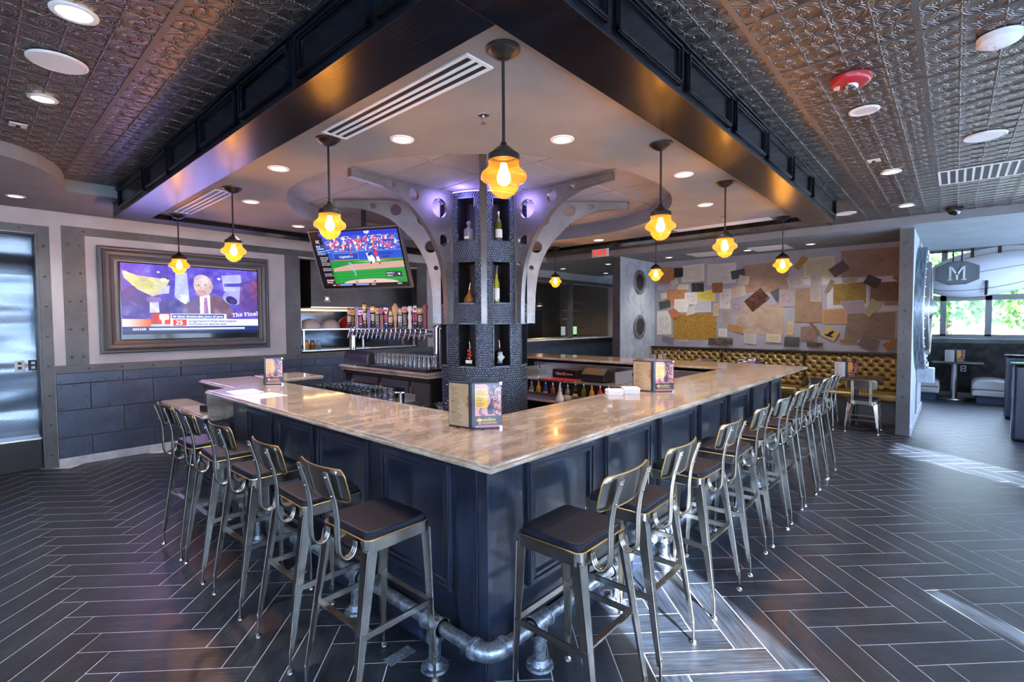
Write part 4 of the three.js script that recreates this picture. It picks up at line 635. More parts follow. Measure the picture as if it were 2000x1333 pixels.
  part(t, 'housing', tri(rbox(0.34, 0.15, 0.05, 0.006)), MT.white); part(t, 'stem', tri(rspan(-0.04, 0.04, 0.075, 0.105, -0.02, 0.02, 0.003)), MT.white);
  const f = await new FontLoader().loadAsync('fonts/droid/droid_sans_bold.typeface.json'), tg = new TextGeometry('EXIT', { font: f, size: 0.095, depth: 0.004, curveSegments: 4 }); tg.computeBoundingBox(); tg.translate(-tg.boundingBox.max.x / 2, -0.047, 0.025);
  part(t, 'letters', tri(tg), std({ color: C(0.5, 0.01, 0.01), emissive: C(1, 0.03, 0.03), emissiveIntensity: 0.9 }));
  const fg = new TextGeometry('FIRE', { font: f, size: 0.02, depth: 0.001, curveSegments: 3 }); fg.rotateX(Math.PI / 2).translate(-0.03, -0.042, -0.08); part(scene.getObjectByName('fire_alarm'), 'letters', fg, MT.white);
}
// ---------- televisions ----------
const blob = (c, x, y, rx, ry, col, a = 1, rot = 0) => { c.save(); c.globalAlpha = a; c.fillStyle = col; c.translate(x, y); c.rotate(rot); c.beginPath(); c.ellipse(0, 0, rx, ry, 0, 0, 6.2832); c.fill(); c.restore(); };
const poly = (c, pts, col, a = 1) => { c.save(); c.globalAlpha = a; c.fillStyle = col; c.beginPath(); pts.forEach(([x, y], i) => (i ? c.lineTo(x, y) : c.moveTo(x, y))); c.closePath(); c.fill(); c.restore(); };
const text = (c, s, x, y, size, col, font = 'sans-serif', bold = true, w) => { c.fillStyle = col; c.font = `${bold ? 'bold ' : ''}${size}px ${font}`; c.textBaseline = 'middle'; w ? c.fillText(s, x, y, w) : c.fillText(s, x, y); };
const news = canvasTex(1024, 576, (c, w, h) => {
  let g = c.createLinearGradient(0, 0, w, h); g.addColorStop(0, '#5a3fc8'); g.addColorStop(0.35, '#3a30b0'); g.addColorStop(0.7, '#6a55cc'); g.addColorStop(1, '#3c35a0'); c.fillStyle = g; c.fillRect(0, 0, w, h);
  for (let i = 0; i < 90; i++) blob(c, rnd() * w, rnd() * 430, 14 + rnd() * 50, 20 + rnd() * 60, pick(['#241a70', '#2b2290', '#5246c4', '#7d6ad8', '#43329c', '#1d1660']), 0.22, rnd() * 3);
  blob(c, 90, 330, 110, 150, '#1c1658', 0.6); blob(c, 330, 370, 90, 90, '#15124a', 0.6);
  poly(c, [[10, 60], [110, 95], [330, 120], [270, 240], [205, 262], [110, 210], [20, 120]], '#c9c489'); blob(c, 150, 165, 70, 40, '#a9b466', 0.7); blob(c, 285, 125, 26, 18, '#ffe9a0'); blob(c, 30, 80, 18, 14, '#fff1c0'); blob(c, 80, 170, 12, 9, '#ffd9a0', 0.8);
  poly(c, [[280, 175], [330, 168], [320, 235], [262, 240]], '#aeb2e4'); poly(c, [[185, 310], [245, 305], [250, 395], [182, 398]], '#cfd3f4'); blob(c, 215, 290, 55, 26, '#8d6aa8', 0.7);
  poly(c, [[370, 60], [455, 50], [470, 330], [400, 300], [360, 260]], '#b9c6ee', 0.9); poly(c, [[400, 240], [460, 250], [445, 330], [405, 300]], '#dfe6fb');
  // a bald man in a brown suit, smiling
  poly(c, [[415, 440], [425, 330], [500, 272], [560, 250], [690, 240], [770, 300], [830, 440]], '#5e4a6e'); poly(c, [[600, 245], [680, 238], [760, 300], [820, 440], [640, 440]], '#6a4a55', 0.8); poly(c, [[545, 250], [625, 235], [628, 430], [545, 420]], '#dcdcf2'); poly(c, [[580, 262], [602, 258], [612, 420], [572, 420]], '#9c6aa0');
  blob(c, 575, 155, 74, 92, '#cbb0a4', 1, -0.12); blob(c, 560, 110, 56, 50, '#dcc6bd', 0.8); blob(c, 640, 165, 14, 26, '#b7988f'); blob(c, 556, 222, 44, 30, '#b98f8a', 0.8);
  blob(c, 540, 155, 10, 5, '#4a3550'); blob(c, 592, 150, 9, 5, '#4a3550'); blob(c, 556, 180, 11, 14, '#c29a90', 0.9); c.strokeStyle = '#8a4a52'; c.lineWidth = 4; c.beginPath(); c.arc(556, 188, 22, 0.5, 2.5); c.stroke();
  poly(c, [[720, 60], [880, 40], [900, 190], [740, 200]], '#b8c2ea', 0.85); poly(c, [[740, 130], [890, 120], [892, 150], [742, 158]], '#4040a8'); blob(c, 820, 250, 90, 70, '#b6bde6', 0.7); poly(c, [[880, 110], [1024, 70], [1024, 400], [860, 380]], '#533076', 0.75); blob(c, 1000, 170, 40, 90, '#7d2b4a', 0.6); blob(c, 800, 280, 50, 34, '#1a1658', 0.9, 0.5);
  for (let i = 0; i < 260; i++) blob(c, rnd() * w, rnd() * 440, 6 + rnd() * 34, 6 + rnd() * 44, pick(['#8f7ce6', '#5a48c8', '#c9bdf4', '#2a2290', '#7a66d8', '#e6dcff']), 0.10, rnd() * 3);
  for (let y = 0; y < 450; y += 5) { c.globalAlpha = 0.05; c.fillStyle = y % 10 ? '#ffffff' : '#1a1460'; c.fillRect(0, y, w, 3); } c.globalAlpha = 1;
  for (const [x, y, r] of [[440, 270, 16], [565, 285, 12], [700, 90, 14], [250, 60, 10]]) blob(c, x, y, r, r * 0.8, '#fff3e0', 0.8);
  c.save(); c.translate(800, 415); c.rotate(-0.08); text(c, 'The Final', 0, 0, 48, '#f2f2ff', 'serif', true); c.restore();
  c.fillStyle = '#d5d8ee'; c.fillRect(0, 450, w, 62); g = c.createLinearGradient(0, 0, 190, 0); g.addColorStop(0, '#e9e4ee'); g.addColorStop(1, '#ee5522'); c.fillStyle = g; c.fillRect(0, 450, 190, 62);
  c.fillStyle = '#c8301c'; c.fillRect(190, 402, 134, 108); c.fillStyle = '#a92014'; c.fillRect(190, 402, 48, 108); c.fillStyle = '#9fb4e0'; c.fillRect(190, 492, 134, 18);
  c.fillStyle = '#f4f6ff'; c.beginPath(); c.roundRect(248, 410, 68, 46, 12); c.fill(); poly(c, [[256, 450], [286, 450], [280, 496], [268, 498], [264, 472]], '#f4f6ff'); c.fillStyle = '#8a98c8'; for (const y of [422, 433, 444]) c.fillRect(292, y, 22, 3);
  c.fillStyle = '#f0f2fa'; c.fillRect(326, 404, 428, 46); c.fillStyle = '#23409c'; c.fillRect(334, 409, 400, 36); text(c, '44 Most Memorable Jeers of June', 342, 428, 25, '#ffffff', 'sans-serif', true, 384);
  c.fillStyle = '#d42a1c'; c.fillRect(344, 454, 98, 54); text(c, '25', 360, 482, 50, '#ffffff'); c.fillStyle = '#f0f2fa'; c.fillRect(328, 454, 12, 54);
  text(c, 'Gregg Popovich thinks Heat pregame', 458, 468, 25, '#26408c', 'sans-serif', true, 380); text(c, 'festivities are way too loud', 458, 494, 25, '#26408c', 'sans-serif', true, 290);
  c.fillStyle = '#16306e'; c.fillRect(0, 512, w, 44); c.fillStyle = '#0c1a44'; c.fillRect(0, 552, w, 24); text(c, 'SOCCER', 66, 534, 24, '#ffffff'); c.fillStyle = '#e4ecff'; c.fillRect(176, 526, 730, 12); c.fillStyle = '#7f9ad8'; c.fillRect(176, 540, 730, 5);
});
const baseball = canvasTex(1024, 600, (c, w, h) => {
  c.fillStyle = '#140c16'; c.fillRect(0, 0, w, h); const X = 150;
  c.fillStyle = '#2838c8'; c.fillRect(X - 60, 0, w - X + 60, 40); c.fillStyle = '#2f45b4'; c.fillRect(X - 30, 40, w, 190);
  for (let i = 0; i < 520; i++) { const y = 50 + rnd() * 165, x = X - 20 + rnd() * (w - X); c.fillStyle = pick(['#5f7ad8', '#7f9be8', '#3b50b8', '#dfe6ff', '#5f7ad8']); c.fillRect(x, y, 18 + rnd() * 20, 5); }
  for (let i = 0; i < 150; i++) { const y = 70 + rnd() * 130, x = X + 30 + rnd() * (w - X - 60), s = 10 + rnd() * 12; blob(c, x, y, s * 0.55, s * 0.8, pick(['#d8335a', '#e86a4a', '#f0f0ff', '#f2b6a0', '#c42e8a', '#ffffff', '#e0408a'])); blob(c, x, y - s, s * 0.34, s * 0.4, pick(['#e8b89a', '#c98a6a'])); }
  poly(c, [[640, 8], [700, 4], [704, 22], [672, 40], [640, 24]], '#dfe4ff'); text(c, 'W', 660, 20, 22, '#2838c8');
  c.fillStyle = '#2a52c4'; c.fillRect(X, 215, w, 95); c.fillStyle = '#5f86e0'; c.fillRect(X, 212, w, 8); c.fillStyle = '#24469e'; c.fillRect(X + 60, 232, 300, 72); c.strokeStyle = '#7fa0ee'; c.lineWidth = 4; c.strokeRect(X + 60, 232, 300, 72); c.save(); c.transform(1, 0, -0.15, 1, 20, 0); text(c, 'Capital', X + 150, 270, 34, '#eef4ff', 'serif', true); text(c, 'One', X + 262, 270, 30, '#cfe0ff', 'sans-serif', false); c.restore(); poly(c, [[X + 250, 242], [X + 290, 236], [X + 300, 258], [X + 280, 250]], '#e03a5a');
  text(c, 'NATIONALS', 740, 250, 40, '#16306e', 'sans-serif', true, 190); text(c, 'PARK', 790, 288, 36, '#16306e', 'sans-serif', true, 110);
  c.fillStyle = '#c05a30'; c.fillRect(X, 306, w, 8); c.fillStyle = '#1f8a3a'; c.fillRect(X, 312, w, h); poly(c, [[X + 20, 395], [420, 352], [w, 338], [w, 405], [560, 420], [X + 20, 432]], '#c79b8f'); poly(c, [[420, 328], [700, 318], [900, 322], [620, 340]], '#c7e0c0', 0.6);
  for (let k = 0; k < 4; k++) poly(c, [[X + 40, 440 + k * 32], [w, 410 + k * 36], [w, 426 + k * 36], [X + 40, 456 + k * 32]], '#28a045', 0.6);
  blob(c, 590, 570, 330, 46, '#d8b6ad'); text(c, 'W', 400, 556, 40, '#a02a3a', 'serif'); blob(c, 640, 552, 16, 7, '#5a3038');
  poly(c, [[610, 240], [660, 235], [700, 300], [690, 345], [640, 355], [620, 310]], '#e4e8f8'); poly(c, [[630, 240], [672, 236], [676, 262], [634, 270]], '#20306a'); poly(c, [[640, 330], [660, 330], [652, 362], [636, 362]], '#1a2450'); text(c, '90', 622, 268, 34, '#1a2a66', 'sans-serif', true, 40);
  poly(c, [[700, 225], [745, 228], [752, 290], [720, 290]], '#d8335a'); blob(c, 712, 214, 16, 16, '#a02848'); poly(c, [[720, 285], [752, 285], [756, 345], [742, 348], [734, 310], [726, 346]], '#f2f2fa'); poly(c, [[738, 340], [756, 340], [754, 366], [738, 366]], '#b02a3a');
  poly(c, [[370, 330], [405, 335], [430, 400], [440, 470], [420, 505], [412, 440], [380, 380]], '#9db2d8', 0.65);
  c.fillStyle = '#30344c'; c.fillRect(790, 452, 190, 58); text(c, 'GIANTS 3', 800, 468, 20, '#fff'); text(c, 'NATS 5', 800, 495, 20, '#fff'); poly(c, [[930, 480], [944, 466], [958, 480], [944, 494]], '#fff');
  text(c, 'SC', 34, 92, 44, '#e8e8f4'); c.fillStyle = '#24407c'; c.fillRect(18, 125, 110, 120); text(c, 'MLB', 26, 145, 24, '#dfe8ff'); text(c, 'UPDATE', 26, 172, 24, '#dfe8ff', 'sans-serif', true, 92); text(c, 'Opponents', 26, 200, 19, '#dfe8ff', 'sans-serif', true, 96); text(c, 'Working on it', 26, 224, 19, '#dfe8ff', 'sans-serif', true, 96);
  [['Molly Schuyler', 'downs 2-lb', 'with Rib'], ['Tiger Overcomes', 'Rory Triumphs'], ['Blind Batters and', 'Blind Bullish'], ['Concussed', 'Out of Control']].forEach((l, i) => l.forEach((s, j) => text(c, s, 40, 268 + i * 62 + j * 20, 18, '#dadae6', 'sans-serif', true, 104)));
  c.fillStyle = '#5a1c18'; c.fillRect(40, 512, 104, 56); text(c, 'Is Baseball', 48, 528, 19, '#fff', 'sans-serif', true, 90); text(c, 'Boring?', 48, 552, 19, '#fff', 'sans-serif', true, 70);
  c.fillStyle = '#0e0c18'; c.fillRect(100, 572, w, 28); text(c, 'MLB', 108, 586, 18, '#fff'); c.fillStyle = '#c02a28'; c.fillRect(158, 575, 30, 22); c.fillStyle = '#7f95d8'; c.fillRect(196, 577, 160, 18); c.fillStyle = '#7f95d8'; c.fillRect(400, 577, 160, 18); text(c, 'FINAL', 590, 587, 18, '#fff'); text(c, 'ESPN', 905, 586, 20, '#fff');
});
const screenMat = (t, k) => std({ color: C(0.01, 0.01, 0.01), roughness: 0.25, emissive: C(1, 1, 1), emissiveMap: t, emissiveIntensity: k });
const planeUV = (w, h, x = 0, y = 0, z = 0) => new THREE.PlaneGeometry(w, h).translate(x, y, z);
{
  // framed television on the left wall
  const cx = 2.058, cyy = 1.917, fr = thing('picture_frame', 'wide grey moulded frame round the left wall television', 'frame', [cx, cyy, ZW]);
  const w = 1.94, h = 1.288, t = 0.155, prof = [[0, 0], [0, 0.05], [0.02, 0.058], [0.035, 0.055], [0.045, 0.08], [0.07, 0.095], [0.1, 0.088], [0.118, 0.066], [0.13, 0.062], [0.135, 0.05], [t, 0.045], [t, 0]];
  const side = (len) => { const g = ext(shape(prof), 1, 0, 1).translate(0, 0, -0.5), p = g.attributes.position; for (let i = 0; i < p.count; i++) { const d = p.getX(i), hgt = p.getY(i), l = p.getZ(i); p.setXYZ(i, l * (len - 2 * d), -d, hgt); } g.computeVertexNormals(); return g; };
  const rail = (len, rz, x, y) => { const g = side(len); g.rotateZ(rz).translate(x, y, 0); return tri(g); };
  part(fr, 'frame_rail', rail(w, 0, 0, h / 2), MT.frame); part(fr, 'frame_rail', rail(w, Math.PI, 0, -h / 2), MT.frame); part(fr, 'frame_rail', rail(h, Math.PI / 2, -w / 2, 0), MT.frame); part(fr, 'frame_rail', rail(h, -Math.PI / 2, w / 2, 0), MT.frame);
  const tv = thing('television', 'large flat television in grey frame showing a sports news headline', 'television', [2.08, 1.91, ZW + 0.01]);
  part(tv, 'bezel', tri(rbox(1.60, 0.955, 0.05, 0.008, 0, 0, 0.025)), MT.blackGloss);
  part(tv, 'screen', planeUV(1.566, 0.875, 0, 0.026, 0.0505), screenMat(news, 1.25));
  const a = new THREE.RectAreaLight(C(0.38, 0.33, 1.0), 2.6, 1.56, 0.87); a.position.set(0, 0.026, 0.06); a.rotation.y = Math.PI; tv.add(a);
  // television hung over the back bar
  const hv = thing('television', 'hanging tilted television showing a baseball game above the beer taps', 'television', [3.10, 2.363, -5.157], -64.94 * Math.PI / 180);
  const tilt = 22.36 * Math.PI / 180, place = (g) => g.rotateX(tilt);
  part(hv, 'bezel', tri(place(mg(rbox(1.21, 0.73, 0.05, 0.008, 0, 0, -0.027)))), MT.frame);
  part(hv, 'panel', tri(place(mg(rbox(1.165, 0.685, 0.012, 0.004, 0, 0, -0.005)))), MT.blackGloss);
  part(hv, 'screen', place(planeUV(1.13, 0.645, 0, 0.006, 0.0015)), screenMat(baseball, 1.1));
  part(hv, 'mount_arm', tm(span(-0.1, 0.1, -0.1, 0.1, -0.12, -0.05), rod(V(0, 0.05, -0.1), V(0, 0.595, -0.1), 0.028, 0.028, 16)), MT.black);
  const b = new THREE.RectAreaLight(C(0.45, 0.45, 1.0), 2.0, 1.12, 0.64); b.position.set(0, -0.006, 0.02); b.rotation.set(tilt, Math.PI, 0, 'XYZ'); b.rotation.order = 'XYZ'; hv.add(b);
  b.rotation.set(0, 0, 0); b.quaternion.setFromEuler(new THREE.Euler(tilt, 0, 0)).multiply(new THREE.Quaternion().setFromAxisAngle(V(0, 1, 0), Math.PI));
}
// ---------- menus standing on the counter and tables ----------
const menuFront = canvasTex(384, 600, (c, w, h) => {
  c.fillStyle = '#d98a86'; c.fillRect(0, 0, w, h); const ring = (x, y, r) => { blob(c, x, y, r, r, '#1d2138'); blob(c, x, y, r * 0.66, r * 0.66, '#d9808a'); blob(c, x, y, r * 0.36, r * 0.36, '#1d2138'); };
  poly(c, [[170, 0], [384, 0], [384, 40], [300, 60], [200, 40]], '#1d2138', 0.85); poly(c, [[230, 60], [300, 40], [290, 200], [270, 420], [190, 420], [180, 330], [230, 260]], '#1d2138'); c.lineWidth = 16; c.strokeStyle = '#1d2138'; for (const [x, y, r] of [[300, 120, 90], [330, 300, 60], [120, 380, 50], [330, 390, 40]]) { c.beginPath(); c.arc(x, y, r, 1, 4.5); c.stroke(); }
  for (const [x, y, r] of [[290, 40, 36], [250, 120, 24], [340, 125, 32], [300, 195, 44], [240, 190, 26], [340, 260, 22], [275, 265, 18], [360, 375, 26], [210, 60, 16], [80, 395, 26], [320, 330, 16]]) ring(x, y, r);
  c.strokeStyle = '#e8836a'; c.lineWidth = 10; c.beginPath(); c.moveTo(255, 150); c.quadraticCurveTo(300, 230, 250, 300); c.stroke();
  c.fillStyle = '#e6b22c'; c.beginPath(); c.roundRect(-30, 60, 220, 270, 34); c.fill(); c.fillStyle = '#6a4a10'; [[85, 90], [105, 150], [125, 120], [145, 165], [180, 70], [200, 110], [220, 95], [250, 80], [270, 120], [290, 100], [305, 88]].forEach(([y, l]) => c.fillRect(20, y, l, 7));
  c.fillStyle = '#1d2138'; c.fillRect(0, 440, w, 130); c.fillStyle = '#6c2a50'; c.fillRect(0, 440, w, 10); c.fillRect(0, 566, w, 10);
  poly(c, [[20, 500], [60, 468], [110, 490], [112, 512], [78, 516], [82, 552], [60, 552], [56, 516], [24, 516]], '#f0c22c'); poly(c, [[60, 516], [82, 516], [86, 560], [56, 560]], '#e88a6a');
  text(c, 'mellow', 118, 494, 58, '#f4d428', 'serif', true, 190); text(c, 'MUSHROOM', 100, 540, 38, '#e9a648', 'sans-serif', true, 272);
});
const menuBack = canvasTex(300, 600, (c, w, h) => {
  c.fillStyle = '#b39a78'; c.fillRect(0, 0, w, h); poly(c, [[0, 40], [120, 160], [230, 260], [300, 420], [300, 0], [0, 0]], '#a88d6a'); poly(c, [[300, 150], [268, 190], [290, 240], [262, 290], [300, 340]], '#a04a3a', 0.8);
  c.fillStyle = '#4a3a2c'; for (let i = 0; i < 30; i++) { const y = 60 + i * 17; c.fillRect(24, y, (i < 10 ? 50 : 90) + rnd() * 90, 5); } c.fillStyle = '#8a3a30'; c.fillRect(24, 250, 60, 8); c.fillRect(24, 410, 70, 8);
});
const menuPage = canvasTex(300, 600, (c, w, h) => { c.fillStyle = '#c9c9c4'; c.fillRect(0, 0, w, h); c.fillStyle = '#4a4a48'; for (let i = 0; i < 28; i++) c.fillRect(30, 40 + i * 19, 60 + rnd() * 150, 5); });
const MF = phys({ map: menuFront, color: C(0.78, 0.78, 0.78), roughness: 0.35, clearcoat: 0.8, clearcoatRoughness: 0.05 }), MB = phys({ map: menuBack, color: C(0.9, 0.9, 0.9), roughness: 0.35, clearcoat: 0.8, clearcoatRoughness: 0.05 }), MP = phys({ map: menuPage, color: C(0.9, 0.9, 0.9), roughness: 0.4 }), menuEdge = phys({ color: C(0.01, 0.015, 0.03), roughness: 0.35, clearcoat: 0.3 });
function menu(x, y, z, ry, open, label, h = 0.24, w = 0.15, leftMat = MB) { // right leaf along local +x seen from +z; left leaf turned by `open`
  const t = thing('menu_holder', label, 'menu', [x, y, z], ry, 'folded menus standing on counters and tables');
  const leaf = (mat, sgn) => { const g = new THREE.Group(); const b = tm(rspan(0.0, w, 0, h, -0.004, 0.004, 0.003)); return [b, planeUV(w * 0.88, h * 0.93, w * 0.52, h / 2, 0.0045)]; };
  const [rb, rp] = leaf(); part(part(t, 'right_leaf', rb, menuEdge), 'right_print', rp, MF);
  part(t, 'spine', tri(rbox(0.02, h, 0.02, 0.009, 0, h / 2, -0.004)), menuEdge);
  const lb = tm(rspan(-w, 0, 0, h, -0.004, 0.004, 0.003)), lp = planeUV(w * 0.88, h * 0.93, -w * 0.52, h / 2, 0.0045);
  const l = part(t, 'left_leaf', lb, menuEdge); l.position.set(-0.008, 0, -0.004); l.rotation.y = open; part(l, 'left_print', lp, leftMat);
  part(t, 'corner_caps', tm(box(0.014, 0.014, 0.01, w - 0.006, h - 0.006, 0), box(0.014, 0.014, 0.01, w - 0.006, 0.007, 0)), MT.chrome, { kind: 'stuff' });
}
menu(1.775, TOP, -1.875, -0.68, -0.77, 'tall folded menu stand on the marble at the near bar corner', 0.245, 0.155);
menu(3.65, TOP, -1.77, -0.73, -0.75, 'folded menu stand on the right counter beside the napkins', 0.245, 0.165);
menu(1.835, TOP, -4.69, -0.68, -1.3, 'folded menu stand at the far left end of the counter', 0.245, 0.16);
// napkins and loose sheets
{
  const nk = (x, z, l, n) => { const t = thing('napkin_stack', l, 'napkins', [x, TOP, z], 0.75, 'napkin stacks on the right counter'); for (let i = 0; i < n; i++) part(t, 'napkin', tri(rbox(0.12, 0.0045, 0.12, 0.002, rr(-0.004, 0.004), 0.003 + i * 0.005, rr(-0.004, 0.004), rr(-0.06, 0.06), 1)), MT.paper); };
  nk(3.36, -1.955, 'stack of white paper napkins on the marble, left of two', 7); nk(3.475, -1.88, 'stack of white paper napkins on the marble beside the menu', 9);
  const sh = (x, z, a, l) => one('paper_sheet', l, 'paper', tri(rbox(0.28, 0.0015, 0.215, 0.0007, 0, 0.001, 0, 0, 1)), MT.paper, [x, TOP, z], a, 'white sheets on the left counter');
  sh(1.535, -4.33, 1.50, 'white paper sheet at the left end of the counter'); sh(1.56, -3.98, 1.62, 'white paper sheet nearer the viewer on the left counter');
  const pr = thing('card_reader', 'small black card reader on the low counter', 'card reader', [1.45, 0.845, -4.93], 0.4); part(pr, 'body', tri(rbox(0.09, 0.06, 0.14, 0.012, 0, 0.032, 0)), MT.black); part(pr, 'keypad', tri(rbox(0.07, 0.006, 0.07, 0.002, 0, 0.064, 0.02)), MT.blackGloss);
}
// ---------- back bar beside the column: cooler, counter, beer taps ----------
{
  const c = thing('bottle_cooler', 'black back bar cooler with glass doors below the beer taps', 'cooler');
  part(c, 'body', tri(span(3.46, 4.1, 0, 1.0, -6.15, -4.30)), MT.black);
  part(c, 'fascia', tri(rspan(3.43, 3.46, 0.955, 1.0, -6.15, -4.30, 0.003)), MT.black);
  for (const [z0, z1] of [[-5.93, -5.36], [-5.27, -4.71], [-4.66, -4.32]]) {
    const d = part(c, 'door', tri(rspan(3.435, 3.46, 0.12, 0.945, z0, z1, 0.004)), std({ color: C(0.05, 0.053, 0.06), roughness: 0.4 }));
    if (z1 - z0 > 0.5) part(d, 'door_glass', tri(span(3.430, 3.434, 0.2, 0.86, z0 + 0.07, z1 - 0.07)), MT.blackGloss);
    part(d, 'handle', tm(rod(V(3.415, 0.30, z0 + 0.02), V(3.415, 0.88, z0 + 0.02), 0.009), rod(V(3.415, 0.88, z0 + 0.02), V(3.438, 0.88, z0 + 0.02), 0.008)), MT.steel);
  }
  one('back_bar_slab', 'narrow marble back counter carrying the beer taps', 'countertop', tm(rspan(3.39, 4.12, 1.035, 1.066, -6.2, -4.31, 0.008), rspan(3.41, 4.11, 1.0, 1.035, -6.18, -4.31, 0.004)), MT.marble);
  one('drip_tray', 'long dark drip tray below the beer taps', 'drip tray', tm(rspan(3.43, 3.68, 1.066, 1.096, -5.52, -4.38, 0.006)), MT.black);
  // tap tower
  const t = thing('tap_tower', 'long polished pipe beer tower with a row of mixed tap handles', 'beer tower');
  for (const z of [-6.50, -4.60]) part(t, 'post', tm(rod(V(3.78, 1.066, z), V(3.78, 1.57, z), 0.045, 0.045, 20), cyl(0.07, 0.07, 0.012, 3.78, 1.074, z, 24), cyl(0.05, 0.03, 0.02, 3.78, 1.58, z, 20)), MT.chrome);
  part(t, 'base_shelf', tri(rspan(3.7, 3.88, 1.05, 1.067, -6.6, -6.2, 0.004)), MT.steel);
  part(t, 'cross_pipe', tri(rod(V(3.78, 1.487, -6.5), V(3.78, 1.487, -4.6), 0.042, 0.042, 24)), MT.chrome);
  part(t, 'shelf', tri(rspan(3.74, 3.9, 1.545, 1.56, -6.48, -4.62, 0.003)), MT.steel);
  const colours = ['#b9b3a8', '#c9a23a', '#8f86a8', '#e8e4da', '#6a6aa8', '#8a7fb0', '#d8c9a8', '#f0a030', '#8a4a2a', '#e8e0d0', '#caa04a', '#d8b070', '#6a1f2a', '#2c3c7a', '#f2efe8', '#b8862c', '#3a2018', '#7a2a1a'];
  const nT = 18, art = [['#16181c', '#c9a23a', '#efe9dc'], ['#efe9dc', '#1f2f6a', '#c23a2a'], ['#3a1c10', '#d8a040', '#efe9dc'], ['#20306a', '#f0f0f0', '#d03a2a'], ['#7a1f22', '#e8d9b0', '#1a1a1a'], ['#2a2018', '#e8a030', '#7a8a3a']].map(([a, b, d]) => canvasTex(64, 256, (c, w, h) => { c.fillStyle = a; c.fillRect(0, 0, w, h); c.fillStyle = b; c.fillRect(0, 20, w, 66); c.fillRect(0, 190, w, 10); c.fillStyle = d; for (const x of [16, 48]) { c.beginPath(); c.arc(x, 52, 13, 0, 6.3); c.fill(); } c.fillRect(0, 104, w, 70); c.fillStyle = a; for (let i = 0; i < 5; i++) c.fillRect(6, 112 + i * 12, w - 12, 5); }));
  for (let i = 0; i < nT; i++) {
    const z = -6.43 + i * (1.49 / 14.6), tp = part(t, 'tap', tm(rod(V(3.78, 1.49, z), V(3.68, 1.49, z), 0.016, 0.016, 12), rod(V(3.69, 1.495, z), V(3.665, 1.425, z), 0.012, 0.008, 10), rod(V(3.695, 1.49, z), V(3.69, 1.55, z), 0.009, 0.007, 8), mv(new THREE.SphereGeometry(0.017, 12, 8), 3.695, 1.49, z)), MT.chrome);
    part(tp, 'nozzle_cap', rod(V(3.665, 1.425, z), V(3.66, 1.405, z), 0.010, 0.008, 8), MT.blue);
    const m = phys({ color: hex(i % 3 === 2 ? colours[i] : '#ffffff'), map: i % 3 === 2 ? null : art[(i * 5) % 6], roughness: 0.4, clearcoat: 0.4 }), h = [0.30, 0.29, 0.31, 0.28, 0.36, 0.27, 0.33, 0.3, 0.29, 0.3, 0.26, 0.33, 0.28, 0.3, 0.29, 0.31, 0.28, 0.3][i], kind = i % 5, y = 1.545; let g;
    if (kind === 0) g = mg(lathe([[0.010, 0], [0.016, 0.02], [0.026, h * 0.3], [0.030, h * 0.75], [0.018, h * 0.96], [0, h]], 14).scale(0.55, 1, 1));
    else if (kind === 1) g = mg(lathe([[0.009, 0], [0.012, h * 0.3], [0.02, h * 0.4], [0.016, h * 0.55], [0.03, h * 0.62], [0.032, h * 0.85], [0.012, h * 0.97], [0, h]], 14));
    else if (kind === 2) g = mg(rbox(0.022, h * 0.98, 0.04, 0.008, 0, h * 0.5, 0), rbox(0.026, h * 0.22, 0.058, 0.01, 0, h * 0.86, 0));
    else if (kind === 3) g = mg(rbox(0.02, h * 0.66, 0.036, 0.008, 0, h * 0.33, 0), cyl(0.042, 0.042, 0.02, 0, 0, 0, 24).rotateZ(Math.PI / 2).translate(0, h * 0.82, 0));
    else g = mg(lathe([[0.010, 0], [0.020, h * 0.08], [0.014, h * 0.35], [0.022, h * 0.5], [0.012, h * 0.7], [0.028, h * 0.84], [0.022, h * 0.96], [0, h]], 14));
    g.scale(1.2, 1, 1.35); const hd = part(tp, 'tap_handle', (() => { const uv = g.attributes.uv, p = g.attributes.position; for (let q = 0; q < uv.count; q++) uv.setXY(q, Math.atan2(p.getZ(q), p.getX(q)) / 3.1416, clamp(p.getY(q) / h)); return g.translate(3.688, y, z); })(), m);
  }
  // receipt printer cover and rows of upturned pint glasses
  const pr = thing('printer_hood', 'glossy dark curved printer hood at the end of the back counter', 'printer', [3.53, 1.066, -5.82], 0.0); part(pr, 'hood', tri(ext(shape([[-0.11, 0], [0.11, 0], [0.11, 0.11], [0.07, 0.165], [-0.02, 0.185], [-0.09, 0.14]]), 0.56, 0.01, 3).translate(0, 0.012, -0.31)), phys({ color: C(0.03, 0.028, 0.05), roughness: 0.25, metalness: 0.3, clearcoat: 0.7 })); part(pr, 'mouth', tri(rbox(0.14, 0.1, 0.012, 0.02, 0, 0.085, 0.262)), MT.black);
  const gG = lathe([[0.0, 0.006], [0.028, 0.006], [0.031, 0.0], [0.032, 0.004], [0.041, 0.12], [0.042, 0.148], [0.0395, 0.148], [0.0385, 0.12], [0.029, 0.012], [0, 0.012]].map(([r, y]) => [r, 0.150 - y]), 18);
  const pint = one('pint_glass', 'clear upturned pint glass in the rows below the taps', 'glass', gG, MT.glass, [3.52, 1.098, -5.46], 0, 'upturned pint glasses below the beer taps');
  for (let r = 0; r < 2; r++) for (let i = 0; i < 13; i++) if (r || i) dup(pint, [3.50 + r * 0.092, 1.098, -5.44 + i * 0.086 + r * 0.02], 0);
}
